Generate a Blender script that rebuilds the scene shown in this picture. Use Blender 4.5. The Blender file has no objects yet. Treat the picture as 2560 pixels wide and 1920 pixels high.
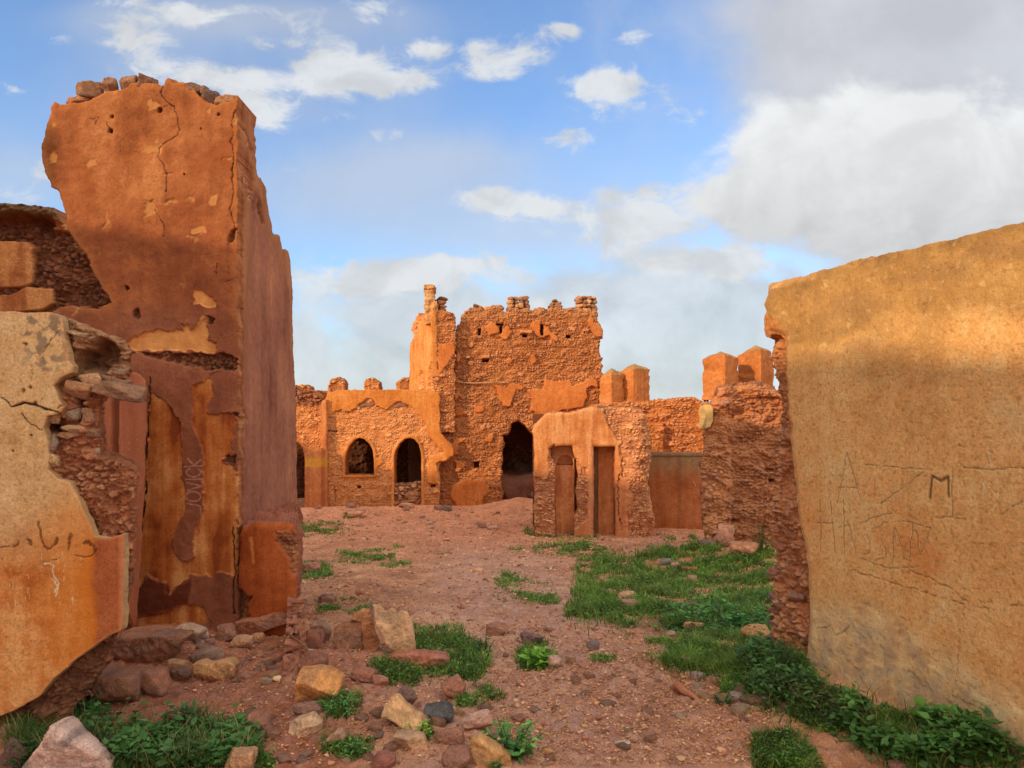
import bpy, bmesh, math, random
import numpy as np
from mathutils import Vector, Euler

random.seed(4)
RNG = np.random.default_rng(11)
SC = bpy.context.scene
COL = SC.collection
F32 = np.float32

# ---------------------------------------------------------------- camera model
EYE = 1.7          # eye height over the ground under the camera
FOC = 1900.0       # focal length for a 2560 px wide frame
CX, HY = 1280.0, 1035.0

# ---------------------------------------------------------------- noise
def _hash(ix, iy, seed):
    h = (ix.astype(np.int64) * 374761393 + iy.astype(np.int64) * 668265263 + int(seed) * 1442695041) & 0xffffffff
    h = ((h ^ (h >> 13)) * 1274126177) & 0xffffffff
    h = ((h ^ (h >> 16)) * 2246822519) & 0xffffffff
    h = h ^ (h >> 15)
    return (h & 0xffffff).astype(F32) / F32(0xffffff)

def gnoise(x, y, seed=0):
    x = np.asarray(x, F32); y = np.asarray(y, F32)
    xi = np.floor(x); yi = np.floor(y)
    fx = x - xi; fy = y - yi
    xi = xi.astype(np.int32); yi = yi.astype(np.int32)
    ux = fx * fx * fx * (fx * (fx * 6 - 15) + 10); uy = fy * fy * fy * (fy * (fy * 6 - 15) + 10)
    def g(dx, dy):
        a = _hash(xi + dx, yi + dy, seed) * F32(6.2831853)
        return np.cos(a) * (fx - dx) + np.sin(a) * (fy - dy)
    a = g(0, 0); b = g(1, 0); c = g(0, 1); d = g(1, 1)
    return (a + (b - a) * ux + (c - a) * uy + (a - b - c + d) * ux * uy) * F32(1.5)

def fbm(x, y, seed=0, oct=4, gain=.5):
    s = 0; a = 1.0; t = 0
    for i in range(oct):
        s = s + a * gnoise(x * (2 ** i) + 17.3 * i, y * (2 ** i) - 9.1 * i, seed + i * 31)
        t += a; a *= gain
    return s / F32(t) * F32(1.35)

def worley(x, y, seed=0):
    x = np.asarray(x, F32); y = np.asarray(y, F32)
    xi = np.floor(x).astype(np.int32); yi = np.floor(y).astype(np.int32)
    f1 = np.full(x.shape, 9, F32); f2 = np.full(x.shape, 9, F32); i1 = np.zeros(x.shape, F32); i2 = np.zeros(x.shape, F32)
    for dx in (-1, 0, 1):
        for dy in (-1, 0, 1):
            cx = xi + dx; cy = yi + dy
            px = cx + .1 + .8 * _hash(cx, cy, seed); py = cy + .1 + .8 * _hash(cx, cy, seed + 7)
            d = np.sqrt((px - x) ** 2 + (py - y) ** 2)
            n = d < f1
            f2 = np.where(n, f1, np.minimum(f2, d))
            i1 = np.where(n, _hash(cx, cy, seed + 13), i1)
            i2 = np.where(n, _hash(cx, cy, seed + 29), i2)
            f1 = np.where(n, d, f1)
    return f1, f2, i1, i2

def sstep(a, b, x):
    t = np.clip((x - a) / (b - a), 0, 1)
    return t * t * (3 - 2 * t)

def sdf_poly(x, y, P):
    P = np.asarray(P, F32)
    d = np.full(x.shape, 1e9, F32); ins = np.zeros(x.shape, bool)
    for i in range(len(P)):
        a = P[i - 1]; b = P[i]; e0 = b[0] - a[0]; e1 = b[1] - a[1]
        ee = max(e0 * e0 + e1 * e1, 1e-12)
        wx = x - a[0]; wy = y - a[1]
        t = np.clip((wx * e0 + wy * e1) / ee, 0, 1)
        d = np.minimum(d, (wx - e0 * t) ** 2 + (wy - e1 * t) ** 2)
        if a[1] != b[1]:
            ins ^= ((a[1] > y) != (b[1] > y)) & (x < e0 * (y - a[1]) / (b[1] - a[1]) + a[0])
    return np.where(ins, -1, 1).astype(F32) * np.sqrt(d)

def d_line(x, y, P):
    P = np.asarray(P, F32)
    d = np.full(x.shape, 1e9, F32)
    for i in range(1, len(P)):
        a = P[i - 1]; b = P[i]; e0 = b[0] - a[0]; e1 = b[1] - a[1]
        ee = max(e0 * e0 + e1 * e1, 1e-12)
        wx = x - a[0]; wy = y - a[1]
        t = np.clip((wx * e0 + wy * e1) / ee, 0, 1)
        d = np.minimum(d, (wx - e0 * t) ** 2 + (wy - e1 * t) ** 2)
    return np.sqrt(d)

def A(r, g, b, k=1.0):
    def l(v):
        v /= 255.0
        return v / 12.92 if v <= .04045 else ((v + .055) / 1.055) ** 2.4
    return np.clip(np.array([l(r), l(g), l(b)], F32) * k, 0, .85)

def lerp(a, b, m):
    return a + (b - a) * m[..., None]

def ramp(t, cols):
    t = np.clip(t, 0, 1) * (len(cols) - 1)
    i = np.clip(np.floor(t).astype(int), 0, len(cols) - 2)
    f = (t - i)[..., None].astype(F32)
    c = np.asarray(cols, F32)
    return c[i] * (1 - f) + c[i + 1] * f

# ---------------------------------------------------------------- mesh + object helpers
def mk_mesh(name, V, quads=None, tris=None, col=None, smooth=True):
    me = bpy.data.meshes.new(name)
    V = np.asarray(V, F32)
    loops = []; starts = []; tot = 0
    if quads is not None and len(quads):
        q = np.asarray(quads, np.int32); loops.append(q.ravel()); starts.append(np.arange(len(q)) * 4); tot = len(q) * 4
    if tris is not None and len(tris):
        t = np.asarray(tris, np.int32); loops.append(t.ravel()); starts.append(tot + np.arange(len(t)) * 3)
    L = np.concatenate(loops).astype(np.int32); S = np.concatenate(starts).astype(np.int32)
    me.vertices.add(len(V)); me.vertices.foreach_set('co', V.ravel())
    me.loops.add(len(L)); me.loops.foreach_set('vertex_index', L)
    me.polygons.add(len(S)); me.polygons.foreach_set('loop_start', S)
    me.polygons.foreach_set('use_smooth', np.full(len(S), smooth))
    if col is not None:
        a = me.color_attributes.new('Col', 'FLOAT_COLOR', 'POINT')
        c = np.ones((len(V), 4), F32); c[:, :3] = col
        a.data.foreach_set('color', c.ravel())
    me.update(calc_edges=True)
    me.validate()
    return me

def add_obj(name, me, mat, parent=None):
    o = bpy.data.objects.new(name, me)
    if mat is not None and len(me.materials) == 0: me.materials.append(mat)
    COL.objects.link(o)
    if parent is not None:
        o.parent = parent
        w = Vector(parent.location)
        p = parent.parent
        while p is not None:
            w += Vector(p.location); p = p.parent
        if parent.type == 'EMPTY': o.location = -w
    return o

def tag(o, label=None, cat=None, group=None, kind=None):
    if label: o['label'] = label
    if cat: o['category'] = cat
    if group: o['group'] = group
    if kind: o['kind'] = kind
    return o

def thing(name, label, cat, loc=(0, 0, 0), group=None):
    o = bpy.data.objects.new(name, None); COL.objects.link(o); o.location = loc
    o.empty_display_size = .2
    return tag(o, label, cat, group)

# ---------------------------------------------------------------- materials
def surf_mat(name, rough=.95, bumps=((60, .006, .6), (260, .0025, .6)), var=(35, .22), fine=(220, .16), spec=.15):
    m = bpy.data.materials.new(name); m.use_nodes = True
    nt = m.node_tree; N = nt.nodes; L = nt.links
    b = N['Principled BSDF']; b.inputs['Roughness'].default_value = rough
    b.inputs['Specular IOR Level'].default_value = spec
    at = N.new('ShaderNodeAttribute'); at.attribute_name = 'Col'
    tc = N.new('ShaderNodeTexCoord')
    cur = at.outputs['Color']
    for sc, amp in (var, fine):
        n = N.new('ShaderNodeTexNoise'); n.inputs['Scale'].default_value = sc; n.inputs['Detail'].default_value = 4; n.inputs['Roughness'].default_value = .65
        L.new(tc.outputs['Object'], n.inputs['Vector'])
        mr = N.new('ShaderNodeMapRange'); mr.inputs['From Min'].default_value = .25; mr.inputs['From Max'].default_value = .75
        mr.inputs['To Min'].default_value = 1 - amp; mr.inputs['To Max'].default_value = 1 + amp
        L.new(n.outputs['Fac'], mr.inputs['Value'])
        mx = N.new('ShaderNodeVectorMath'); mx.operation = 'SCALE'
        L.new(cur, mx.inputs[0]); L.new(mr.outputs['Result'], mx.inputs['Scale'])
        cur = mx.outputs['Vector']
    L.new(cur, b.inputs['Base Color'])
    prev = None
    for sc, dist, st in bumps:
        n = N.new('ShaderNodeTexNoise'); n.inputs['Scale'].default_value = sc; n.inputs['Detail'].default_value = 5; n.inputs['Roughness'].default_value = .6
        L.new(tc.outputs['Object'], n.inputs['Vector'])
        bp = N.new('ShaderNodeBump'); bp.inputs['Distance'].default_value = dist; bp.inputs['Strength'].default_value = st
        L.new(n.outputs['Fac'], bp.inputs['Height'])
        if prev is not None: L.new(prev, bp.inputs['Normal'])
        prev = bp.outputs['Normal']
    if prev is not None: L.new(prev, b.inputs['Normal'])
    return m

M_PLASTER = surf_mat('weathered_plaster', bumps=((40, .006, .4), (150, .005, .8), (420, .0025, .8)), var=(30, .07), fine=(170, .22))
M_RUBBLE = surf_mat('rubble_masonry', bumps=((45, .02, .7), (170, .006, .7)), var=(25, .22), fine=(140, .25))
M_FAR = surf_mat('far_masonry', bumps=((22, .03, .5), (70, .02, .7)), var=(12, .14), fine=(55, .26))
M_ROCK = surf_mat('field_stone', bumps=((22, .03, .7), (80, .014, .9), (260, .004, .8)), var=(14, .3), fine=(120, .3))
M_GROUND = surf_mat('dry_earth', bumps=((28, .02, .7), (120, .011, 1.0)), var=(8, .2), fine=(140, .38))
M_GRAVEL = surf_mat('gravel_stone', bumps=(), var=(9, .1), fine=(100, .1))
M_WOOD = surf_mat('old_wood', bumps=((60, .01, .6),), var=(30, .2), fine=(200, .2))

def leaf_mat(name):
    m = bpy.data.materials.new(name); m.use_nodes = True
    nt = m.node_tree; N = nt.nodes; L = nt.links
    b = N['Principled BSDF']; b.inputs['Roughness'].default_value = .55; b.inputs['Specular IOR Level'].default_value = .3
    at = N.new('ShaderNodeAttribute'); at.attribute_name = 'Col'
    tc = N.new('ShaderNodeTexCoord'); n = N.new('ShaderNodeTexNoise'); n.inputs['Scale'].default_value = 6
    L.new(tc.outputs['Object'], n.inputs['Vector'])
    mr = N.new('ShaderNodeMapRange'); mr.inputs['From Min'].default_value = .3; mr.inputs['From Max'].default_value = .7
    mr.inputs['To Min'].default_value = .7; mr.inputs['To Max'].default_value = 1.3
    L.new(n.outputs['Fac'], mr.inputs['Value'])
    mx = N.new('ShaderNodeVectorMath'); mx.operation = 'SCALE'
    L.new(at.outputs['Color'], mx.inputs[0]); L.new(mr.outputs['Result'], mx.inputs['Scale'])
    L.new(mx.outputs['Vector'], b.inputs['Base Color'])
    tr = N.new('ShaderNodeBsdfTranslucent'); L.new(mx.outputs['Vector'], tr.inputs['Color'])
    ms = N.new('ShaderNodeMixShader'); ms.inputs['Fac'].default_value = .3
    L.new(b.outputs['BSDF'], ms.inputs[1]); L.new(tr.outputs['BSDF'], ms.inputs[2])
    L.new(ms.outputs['Shader'], N['Material Output'].inputs['Surface'])
    return m
M_LEAF = leaf_mat('green_leaf')

# ---------------------------------------------------------------- terrain
MOUNDS = [  # X, Y, sx, sy, h
    (3.1, 11.3, 1.5, 1.2, .34), (2.0, 13.2, 1.6, .8, .16), (4.2, 9.0, 1.0, 1.6, .22), (.25, 18.6, .9, .8, .34), (-2.6, 5.55, .55, .45, .16),
    (-1.25, 4.9, .45, .6, .09), (-3.2, 4.6, .5, .5, .10), (2.2, 4.4, .35, 1.2, .06), (-4.0, 18.3, 2.0, .7, .14), (-1.9, 18.6, 1.2, .7, .12),
    (-.75, 4.2, .5, .4, .07), (.7, 5.2, .5, .7, .05), (1.0, 7.5, .8, .8, .05)]
def zg(X, Y):
    X = np.asarray(X, F32); Y = np.asarray(Y, F32)
    z = -.7 * sstep(4, 15, Y)
    for (a, b, sx, sy, h) in MOUNDS:
        z = z + h * np.exp(-((X - a) / sx) ** 2 - ((Y - b) / sy) ** 2)
    s = (X - 1.8) * -.9385 + (Y - 4.6) * -.3454
    z = z + .125 * np.exp(-(s / .34) ** 2) * sstep(6.2, 5.0, Y) * sstep(0, 2.5, Y)
    near = np.exp(-((np.abs(X) / 40) ** 2 + (Y / 60) ** 2))
    z = z + near * (.05 * fbm(X * .8, Y * .8, 5, 4) + .018 * fbm(X * 4, Y * 4, 9, 4))
    return z

def ground_at(px, py):
    a = (px - CX) / FOC; b = (py - HY) / FOC
    lo, hi = 1.5, 60.0
    Ys = np.linspace(lo, hi, 6000).astype(F32)
    f = (EYE - b * Ys) - zg(a * Ys, Ys)
    k = int(np.argmax(f < 0))
    Y = float(Ys[k])
    return Vector((a * Y, Y, float(zg(np.array([a * Y]), np.array([Y]))[0])))

# ---------------------------------------------------------------- wall relief
class Plane:
    """Vertical plane through a point O=(x,y); d runs along it, n points at the viewer's side."""
    def __init__(s, O, d=(1, 0), n=None):
        s.O = np.array(O, float); d = np.array(d, float); s.d = d / np.linalg.norm(d)
        s.n = np.array((s.d[1], -s.d[0])) if n is None else np.array(n, float)
    def hit(s, px, py):
        r = np.array(((px - CX) / FOC, 1.0)); t = np.dot(s.O, s.n) / np.dot(r, s.n)
        return (np.dot(r * t - s.O, s.d), EYE - (py - HY) / FOC * t)
    def P(s, poly):
        return np.array([s.hit(x, y) for x, y in poly], F32)
    def pos(s, u, z, h):
        return np.stack([s.O[0] + s.d[0] * u + s.n[0] * h, s.O[1] + s.d[1] * u + s.n[1] * h, z], -1)

class Surf:
    def __init__(S, pl, u, z, s):
        S.pl, S.u, S.z, S.s = pl, u, z, s
        S.h = np.zeros(u.shape, F32); S.col = np.zeros(u.shape + (3,), F32)
    def _box(S, P, m):
        return ((S.u > P[:, 0].min() - m) & (S.u < P[:, 0].max() + m) & (S.z > P[:, 1].min() - m) & (S.z < P[:, 1].max() + m))
    def dist(S, poly, warp=.02, sc=8, seed=3, m=.25):
        P = S.pl.P(poly); k = S._box(P, m); out = np.full(S.u.shape, m, F32)
        if k.any():
            u, z = S.u[k], S.z[k]
            out[k] = sdf_poly(u + warp * fbm(u * sc, z * sc, seed, 4), z + warp * fbm(u * sc, z * sc, seed + 5, 4), P)
        return out
    def line(S, poly, warp=.01, sc=15, seed=3, m=.12):
        P = S.pl.P(poly); k = S._box(P, m); out = np.full(S.u.shape, m, F32)
        if k.any():
            u, z = S.u[k], S.z[k]
            out[k] = d_line(u + warp * fbm(u * sc, z * sc, seed, 3), z + warp * fbm(u * sc, z * sc, seed + 5, 3), P)
        return out
    def paint(S, m, c):
        S.col = lerp(S.col, np.asarray(c, F32), m)
    def crack(S, poly, w=.006, depth=.012, c=(.05, .02, .012), warp=.012, k=1.0, seed=3):
        d = S.line(poly, warp=warp, seed=seed)
        wv = w * (.75 + .6 * fbm(S.u * 9, S.z * 9, 77, 2))
        m = 1 - sstep(wv * .5, wv * 1.3, d)
        S.h -= depth * m; S.paint(m * k, c)
    def stroke(S, polys, w, c, k=.8, warp=.004, depth=.0, seed=4, rough=.5):
        for p in polys:
            d = S.line(p, warp=warp, seed=seed)
            m = 1 - sstep(w * .4, w * 1.1, d)
            if rough: m = m * np.clip(1 - rough + rough * 1.6 * (.5 + fbm(S.u * 60, S.z * 60, 12, 2)), 0, 1)
            S.paint(m * k, c); S.h -= depth * m
    def patch(S, poly, h, c, soft=.006, warp=.02, sc=8, seed=3, edge=0):
        d = S.dist(poly, warp, sc, seed)
        m = 1 - sstep(-soft, soft, d)
        S.h = S.h * (1 - m) + m * h
        S.paint(m, c)
        if edge:
            l = np.exp(-((d - .002) / edge) ** 2) * np.clip(.55 + 1.1 * fbm(S.u * 14, S.z * 14, seed + 61, 3), 0, 1)
            S.col = np.clip(S.col * (1 + .45 * l)[..., None], 0, .85); S.h += .005 * l
            k = np.exp(-((d + edge * 1.6) / edge) ** 2) * np.clip(.4 + fbm(S.u * 9, S.z * 9, seed + 63, 3), 0, 1); S.h -= .004 * k
        return m, d

def plaster_col(u, z, cols, seed=1, streak=.35, big=1.2, mid=.5, sc=1.5):
    t = .5 + big * .55 * fbm(u * sc, z * sc, seed, 4) + mid * .6 * fbm(u * sc * 4.5, z * sc * 4.5, seed + 3, 4) + streak * fbm(u * sc * 6, z * sc * .6, seed + 8, 4)
    c = ramp(t, cols)
    g = 1 + .10 * fbm(u * 20, z * 20, seed + 11, 3) + .20 * fbm(u * 70, z * 70, seed + 13, 2) - .22 * sstep(.3, .55, fbm(u * 48, z * 48, seed + 15, 3))
    return c * np.clip(g, .5, 1.4)[..., None]

def rubble(u, z, seed, sx, sz, depth, mud, stones, dens=.45, rough=1.0):
    a = .35 * sx
    uw = u + a * fbm(u / sx * .8, z / sz * .8, seed + 3, 3); zw = z + a * fbm(u / sx * .8 + 9, z / sz * .8, seed + 4, 3)
    f1, f2, i1, i2 = worley(uw / sx, zw / sz, seed)
    st = sstep(.06, .42, f2 - f1)
    lowf = fbm(u / sx * .16, z / sx * .16, seed + 6, 3)
    pres = sstep(dens - .1, dens + .1, i1 + .8 * lowf)
    hs = st * pres * (.35 + .65 * i2)
    g1, g2, j1, j2 = worley(uw / sx * 2.3, zw / sz * 2.3, seed + 50)
    hb = sstep(.05, .45, g2 - g1) * sstep(.35, .55, j1) * (.3 + .7 * j2) * (1 - .8 * st * pres)
    h = depth * (hs + .5 * hb) + rough * depth * (.9 * fbm(u / sx * .22, z / sz * .22, seed + 8, 3) + .35 * fbm(u / sx * 2.2, z / sz * 2.2, seed + 9, 3))
    b1, b2, k1, k2 = worley(uw / sx * .42, zw / sz * .42, seed + 90)
    bigs = sstep(.08, .4, b2 - b1) * (k1 > .9) * (.5 + .5 * k2); h = h * (1 - .6 * bigs) + depth * 1.3 * bigs
    h = h - depth * .35 * sstep(.3, .55, fbm(u / sx * .07, z / sz * .55, seed + 18, 3))
    hs = np.maximum(hs, bigs * .8); i2 = np.where(bigs > .1, k2, i2)
    m = ramp(.5 + .6 * fbm(u / sx * .3, z / sx * .3, seed + 12, 4) + .3 * fbm(u / sx * 3, z / sx * 3, seed + 14, 2), mud)
    sc = ramp(i2 * .8 + .1 + .3 * fbm(u / sx * 3, z / sx * 3, seed + 16, 2), stones)
    sb = ramp(j1, stones)
    c = lerp(m, sb, np.clip(hb * .8, 0, 1)); c = lerp(c, sc, np.clip(hs * 1.3, 0, 1) * .85)
    return h.astype(F32), c

def relief(name, pl, outline, fn, mat, parent=None, holes=(), res=.01, thick=.4, warp=.02, wsc=5, hwarp=.006, rnd=0.0, K=6, rough=.02, side=None, seed=1, calm=None, skew=0.0, taper=0.0):
    out = pl.P(outline); hp = [pl.P(h) for h in holes]
    lo = out.min(0) - .06; hi = out.max(0) + .06
    nu = int((hi[0] - lo[0]) / res) + 2; nz = int((hi[1] - lo[1]) / res) + 2
    u, z = np.meshgrid(lo[0] + np.arange(nu) * res, lo[1] + np.arange(nz) * res)
    u = u.astype(F32); z = z.astype(F32)
    w1 = fbm(u * wsc, z * wsc, seed + 100, 5, .55); w2 = fbm(u * wsc, z * wsc, seed + 200, 5, .55)
    s = sdf_poly(u + warp * w1, z + warp * w2, out)
    for h_ in hp: s = np.maximum(s, -sdf_poly(u + hwarp * w1, z + hwarp * w2, h_))
    gz, gu = np.gradient(s, res)
    S = Surf(pl, u, z, s); fn(S)
    h, col = S.h, S.col
    if rnd:
        e = np.clip(1 + s / rnd, 0, 1); h = h - rnd * .8 * (1 - np.sqrt(np.clip(1 - e * e, 0, 1)))
    ins = s <= 0
    q = ins[:-1, :-1] & ins[1:, :-1] & ins[:-1, 1:] & ins[1:, 1:]
    idx = np.full(u.shape, -1, np.int64)
    used = np.zeros(u.shape, bool); used[:-1, :-1] |= q; used[1:, :-1] |= q; used[:-1, 1:] |= q; used[1:, 1:] |= q
    n = int(used.sum()); idx[used] = np.arange(n)
    Q = np.stack([idx[:-1, :-1][q], idx[:-1, 1:][q], idx[1:, 1:][q], idx[1:, :-1][q]], 1)
    # boundary edges
    E = np.concatenate([Q[:, [0, 1]], Q[:, [1, 2]], Q[:, [2, 3]], Q[:, [3, 0]]])
    key = np.minimum(E[:, 0], E[:, 1]) * n + np.maximum(E[:, 0], E[:, 1])
    _, first, cnt = np.unique(key, return_index=True, return_counts=True)
    BE = E[first[cnt == 1]]
    bv = np.unique(BE)
    uu = u[used].copy(); zz = z[used].copy(); hh = h[used]; cc = col[used]; ss = s[used]; g0 = gu[used]; g1 = gz[used]
    gn = np.maximum(g0 ** 2 + g1 ** 2, .2)
    mv = np.zeros(n, bool); mv[bv] = True; mv &= ss > -1.8 * res
    uu[mv] -= (ss * g0 / gn)[mv]; zz[mv] -= (ss * g1 / gn)[mv]
    V = [pl.pos(uu, zz, hh)]; CC = [cc]; quads = [Q]
    # sides
    nb = len(bv); rmap = np.full(n, -1, np.int64); rmap[bv] = np.arange(nb)
    bu, bz, bh = uu[bv], zz[bv], hh[bv]
    nrm = np.sqrt(g0[bv] ** 2 + g1[bv] ** 2) + 1e-6
    ou, oz = g0[bv] / nrm, g1[bv] / nrm
    prev = bv
    for j in range(1, K + 1):
        f = j / K; dep = bh * (1 - f) ** 2 - thick * f
        t = dep * 1.0
        am = rough * (fbm(bu * 7 + t * 5, bz * 7 - t * 6, seed + 300, 4)) * min(1, f * 4)
        if calm is not None: am = am * calm(bu, bz)
        am = am - taper * f * f
        sk = skew * (bh - dep)
        V.append(pl.pos(bu + ou * am + sk, bz + oz * am, dep))
        if side is None: c = cc[bv] * .9
        else: c = ramp(.5 + .6 * fbm(bu * 6 + t * 6, bz * 6 - t * 5, seed + 310, 4), side)
        CC.append(c)
        cur = n + (j - 1) * nb
        a, b = BE[:, 0], BE[:, 1]
        pa = a if j == 1 else n + (j - 2) * nb + rmap[a]; pb = b if j == 1 else n + (j - 2) * nb + rmap[b]
        quads.append(np.stack([pb, pa, cur + rmap[a], cur + rmap[b]], 1))
    # coarse back
    k = 6; tot = n + K * nb
    ub, zb, sb = u[::k, ::k], z[::k, ::k], s[::k, ::k]
    ib = sb < 0
    qb = ib[:-1, :-1] & ib[1:, :-1] & ib[:-1, 1:] & ib[1:, 1:]
    if qb.any() and not taper:
        bi = np.arange(ub.size).reshape(ub.shape) + tot
        V.append(pl.pos(ub.ravel() + skew * thick, zb.ravel(), np.full(ub.size, -thick + .002, F32))); CC.append(col[::k, ::k].reshape(-1, 3))
        quads.append(np.stack([bi[1:, :-1][qb], bi[1:, 1:][qb], bi[:-1, 1:][qb], bi[:-1, :-1][qb]], 1))
    me = mk_mesh(name, np.concatenate(V), np.concatenate(quads), None, np.concatenate(CC))
    return add_obj(name, me, mat, parent)

# ---------------------------------------------------------------- stones
def _ico(sub):
    bm = bmesh.new(); bmesh.ops.create_icosphere(bm, subdivisions=sub, radius=1)
    bm.verts.ensure_lookup_table()
    V = np.array([v.co[:] for v in bm.verts], F32); Fc = np.array([[v.index for v in f.verts] for f in bm.faces], np.int32); bm.free()
    return V / np.linalg.norm(V, axis=1, keepdims=True), Fc
ICO = {k: _ico(k) for k in (1, 2, 3, 4, 5)}

def rock_shape(seed, sub=4, sharp=16, planes=12, rough=.09, cuts=None):
    r = np.random.default_rng(seed)
    D, Fc = ICO[sub]
    N = r.normal(size=(planes, 3)); N /= np.linalg.norm(N, axis=1, keepdims=True)
    N = np.concatenate([N, [[1, 0, 0], [-1, 0, 0], [0, 1, 0], [0, -1, 0], [0, 0, 1], [0, 0, -1]]])
    dd = np.concatenate([r.uniform(.6, .95, planes), r.uniform(.75, 1, 6)])
    if cuts is not None:
        N = np.array([c[:3] for c in cuts], float); dd = np.array([c[3] for c in cuts], float); N /= np.linalg.norm(N, axis=1, keepdims=True)
    dot = np.clip(D @ N.T, 0, None) / dd
    rad = (np.sum(dot ** (sharp + 8), 1) + 1e-9) ** (-1 / (sharp + 8))
    rad = rad * (1 + rough * .3 * fbm(D[:, 0] * 13 + D[:, 2] * 9 + seed % 29, D[:, 1] * 13 - D[:, 2] * 11, seed % 1000 + 9, 3) + rough * 1.2 * fbm(D[:, 0] * 1.9 + D[:, 2] * 1.3 + seed % 97, D[:, 1] * 1.9 - D[:, 2] * 1.1, seed % 1000, 3)
                 + rough * .45 * fbm(D[:, 0] * 6 + D[:, 2] * 5 + seed % 53, D[:, 1] * 6 - D[:, 2] * 4, seed % 1000 + 5, 3))
    V = D * rad[:, None]
    lo, hi = V.min(0), V.max(0)
    return ((V - (lo + hi) / 2) / ((hi - lo) / 2)).astype(F32), Fc

def rock_col(V, base, seed, k=.35, top=None):
    n = fbm(V[:, 0] * 2.2 + V[:, 2] * 1.7 + seed % 31, V[:, 1] * 2.2 - V[:, 2] * 1.5, seed % 500, 4)
    c = np.asarray(base, F32)[None] * (1 + k * n)[:, None]
    n2 = sstep(.12, .4, fbm(V[:, 0] * 1.4 - V[:, 2] * 1.9 + seed % 17, V[:, 1] * 1.4 + V[:, 2], seed % 500 + 9, 4))
    alt = np.asarray(base, F32) * .55 + np.array([.10, .07, .055], F32) if top is None else np.asarray(top, F32)
    c = lerp(c, alt, n2 * .75)
    dirt = sstep(.0, -.9, V[:, 2] + .35 * n)
    c = c * .85 + np.array([.40, .20, .125], F32) * .15
    return lerp(c, np.array([.36, .18, .115], F32), dirt * .75)

def rot_mat(rx, ry, rz):
    return np.array(Euler((rx, ry, rz)).to_matrix(), F32)

ROCK_N = [0]
def rock_at(label, px, py, w, h, c, depth=None, rot=(0, 0, 0), name='rock', cat='rock', Y=None, sink=.12, seed=None, group=None, parent=None, sharp=20, planes=8, top=None, sub=4, zb=None, rough=.09, cuts=None):
    """px: centre column, py: row of the lowest visible edge, w/h: size in photo pixels at its own depth."""
    ROCK_N[0] += 1
    seed = seed or 1000 + ROCK_N[0] * 7
    if Y is None:
        g = ground_at(px, py); Y = g.y; zb = g.z
    elif zb is None: zb = EYE - (py - HY) / FOC * Y
    hw = w / 2 * Y / FOC; hh = h / 2 * Y / FOC
    hd = depth if depth is not None else .75 * (hw + hh) / 2
    V, Fc = rock_shape(seed, sub, sharp, planes, rough, cuts)
    R = rot_mat(*rot)
    Vw = (V * np.array([hw, hd, hh], F32)) @ R.T
    lo, hi = Vw.min(0), Vw.max(0)
    Vw = Vw * np.array([2 * hw / (hi[0] - lo[0]), 1, 2 * hh / (hi[2] - lo[2])], F32)
    ctr = Vector(((px - CX) / FOC * Y, Y + hd * .6, zb + hh * (1 - sink)))
    me = mk_mesh(name, Vw, None, Fc, rock_col(V, c, seed, top=top))
    o = add_obj(name, me, M_ROCK, parent)
    if parent is None:
        o.location = ctr; tag(o, label, cat, group)
    else:
        o.location = ctr - parent.location if parent.type == 'EMPTY' else ctr
        if label: o['label'] = label
    return o

def stones_mesh(name, items, parent, mat=None, label=None):
    """One mesh from several mortared stones: items = (centre, half sizes, rot, colour, seed)."""
    Vs, Fs, Cs, off = [], [], [], 0
    for ctr, hs, rot, c, sd in items:
        V, Fc = rock_shape(sd, 3, 14, 10, .07)
        W = (V * np.array(hs, F32)) @ rot_mat(*rot).T + np.array(ctr, F32)
        Vs.append(W); Fs.append(Fc + off); Cs.append(rock_col(V, c, sd)); off += len(V)
    o = add_obj(name, mk_mesh(name, np.concatenate(Vs), None, np.concatenate(Fs), np.concatenate(Cs)), mat or M_ROCK, parent)
    if label: o['label'] = label
    return o

def pxp(px, py, Y):
    return np.array(((px - CX) / FOC * Y, Y, EYE - (py - HY) / FOC * Y), F32)

def tube(pts, r, sides=6):
    pts = [Vector(p) for p in pts]; V = []; Q = []
    for i, p in enumerate(pts):
        t = (pts[min(i + 1, len(pts) - 1)] - pts[max(i - 1, 0)]).normalized()
        a = t.orthogonal().normalized(); b = t.cross(a)
        rr = r[i] if isinstance(r, (list, tuple)) else r
        for k in range(sides):
            g = 2 * math.pi * k / sides; V.append(p + (a * math.cos(g) + b * math.sin(g)) * rr)
    for i in range(len(pts) - 1):
        for k in range(sides):
            Q.append((i * sides + k, i * sides + (k + 1) % sides, (i + 1) * sides + (k + 1) % sides, (i + 1) * sides + k))
    return np.array([v[:] for v in V], F32), np.array(Q, np.int32)

def slab(name, lo, hi, c, parent, mat=None):
    x0, y0, z0 = lo; x1, y1, z1 = hi
    V = np.array([(x, y, z) for z in (z0, z1) for x, y in ((x0, y0), (x1, y0), (x1, y1), (x0, y1))], F32)
    Q = np.array([(0, 3, 2, 1), (4, 5, 6, 7), (0, 1, 5, 4), (1, 2, 6, 5), (2, 3, 7, 6), (3, 0, 4, 7)])
    me = mk_mesh(name, V, Q, None, np.tile(np.asarray(c, F32), (8, 1)), False)
    return add_obj(name, me, mat or M_FAR, parent)

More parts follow.
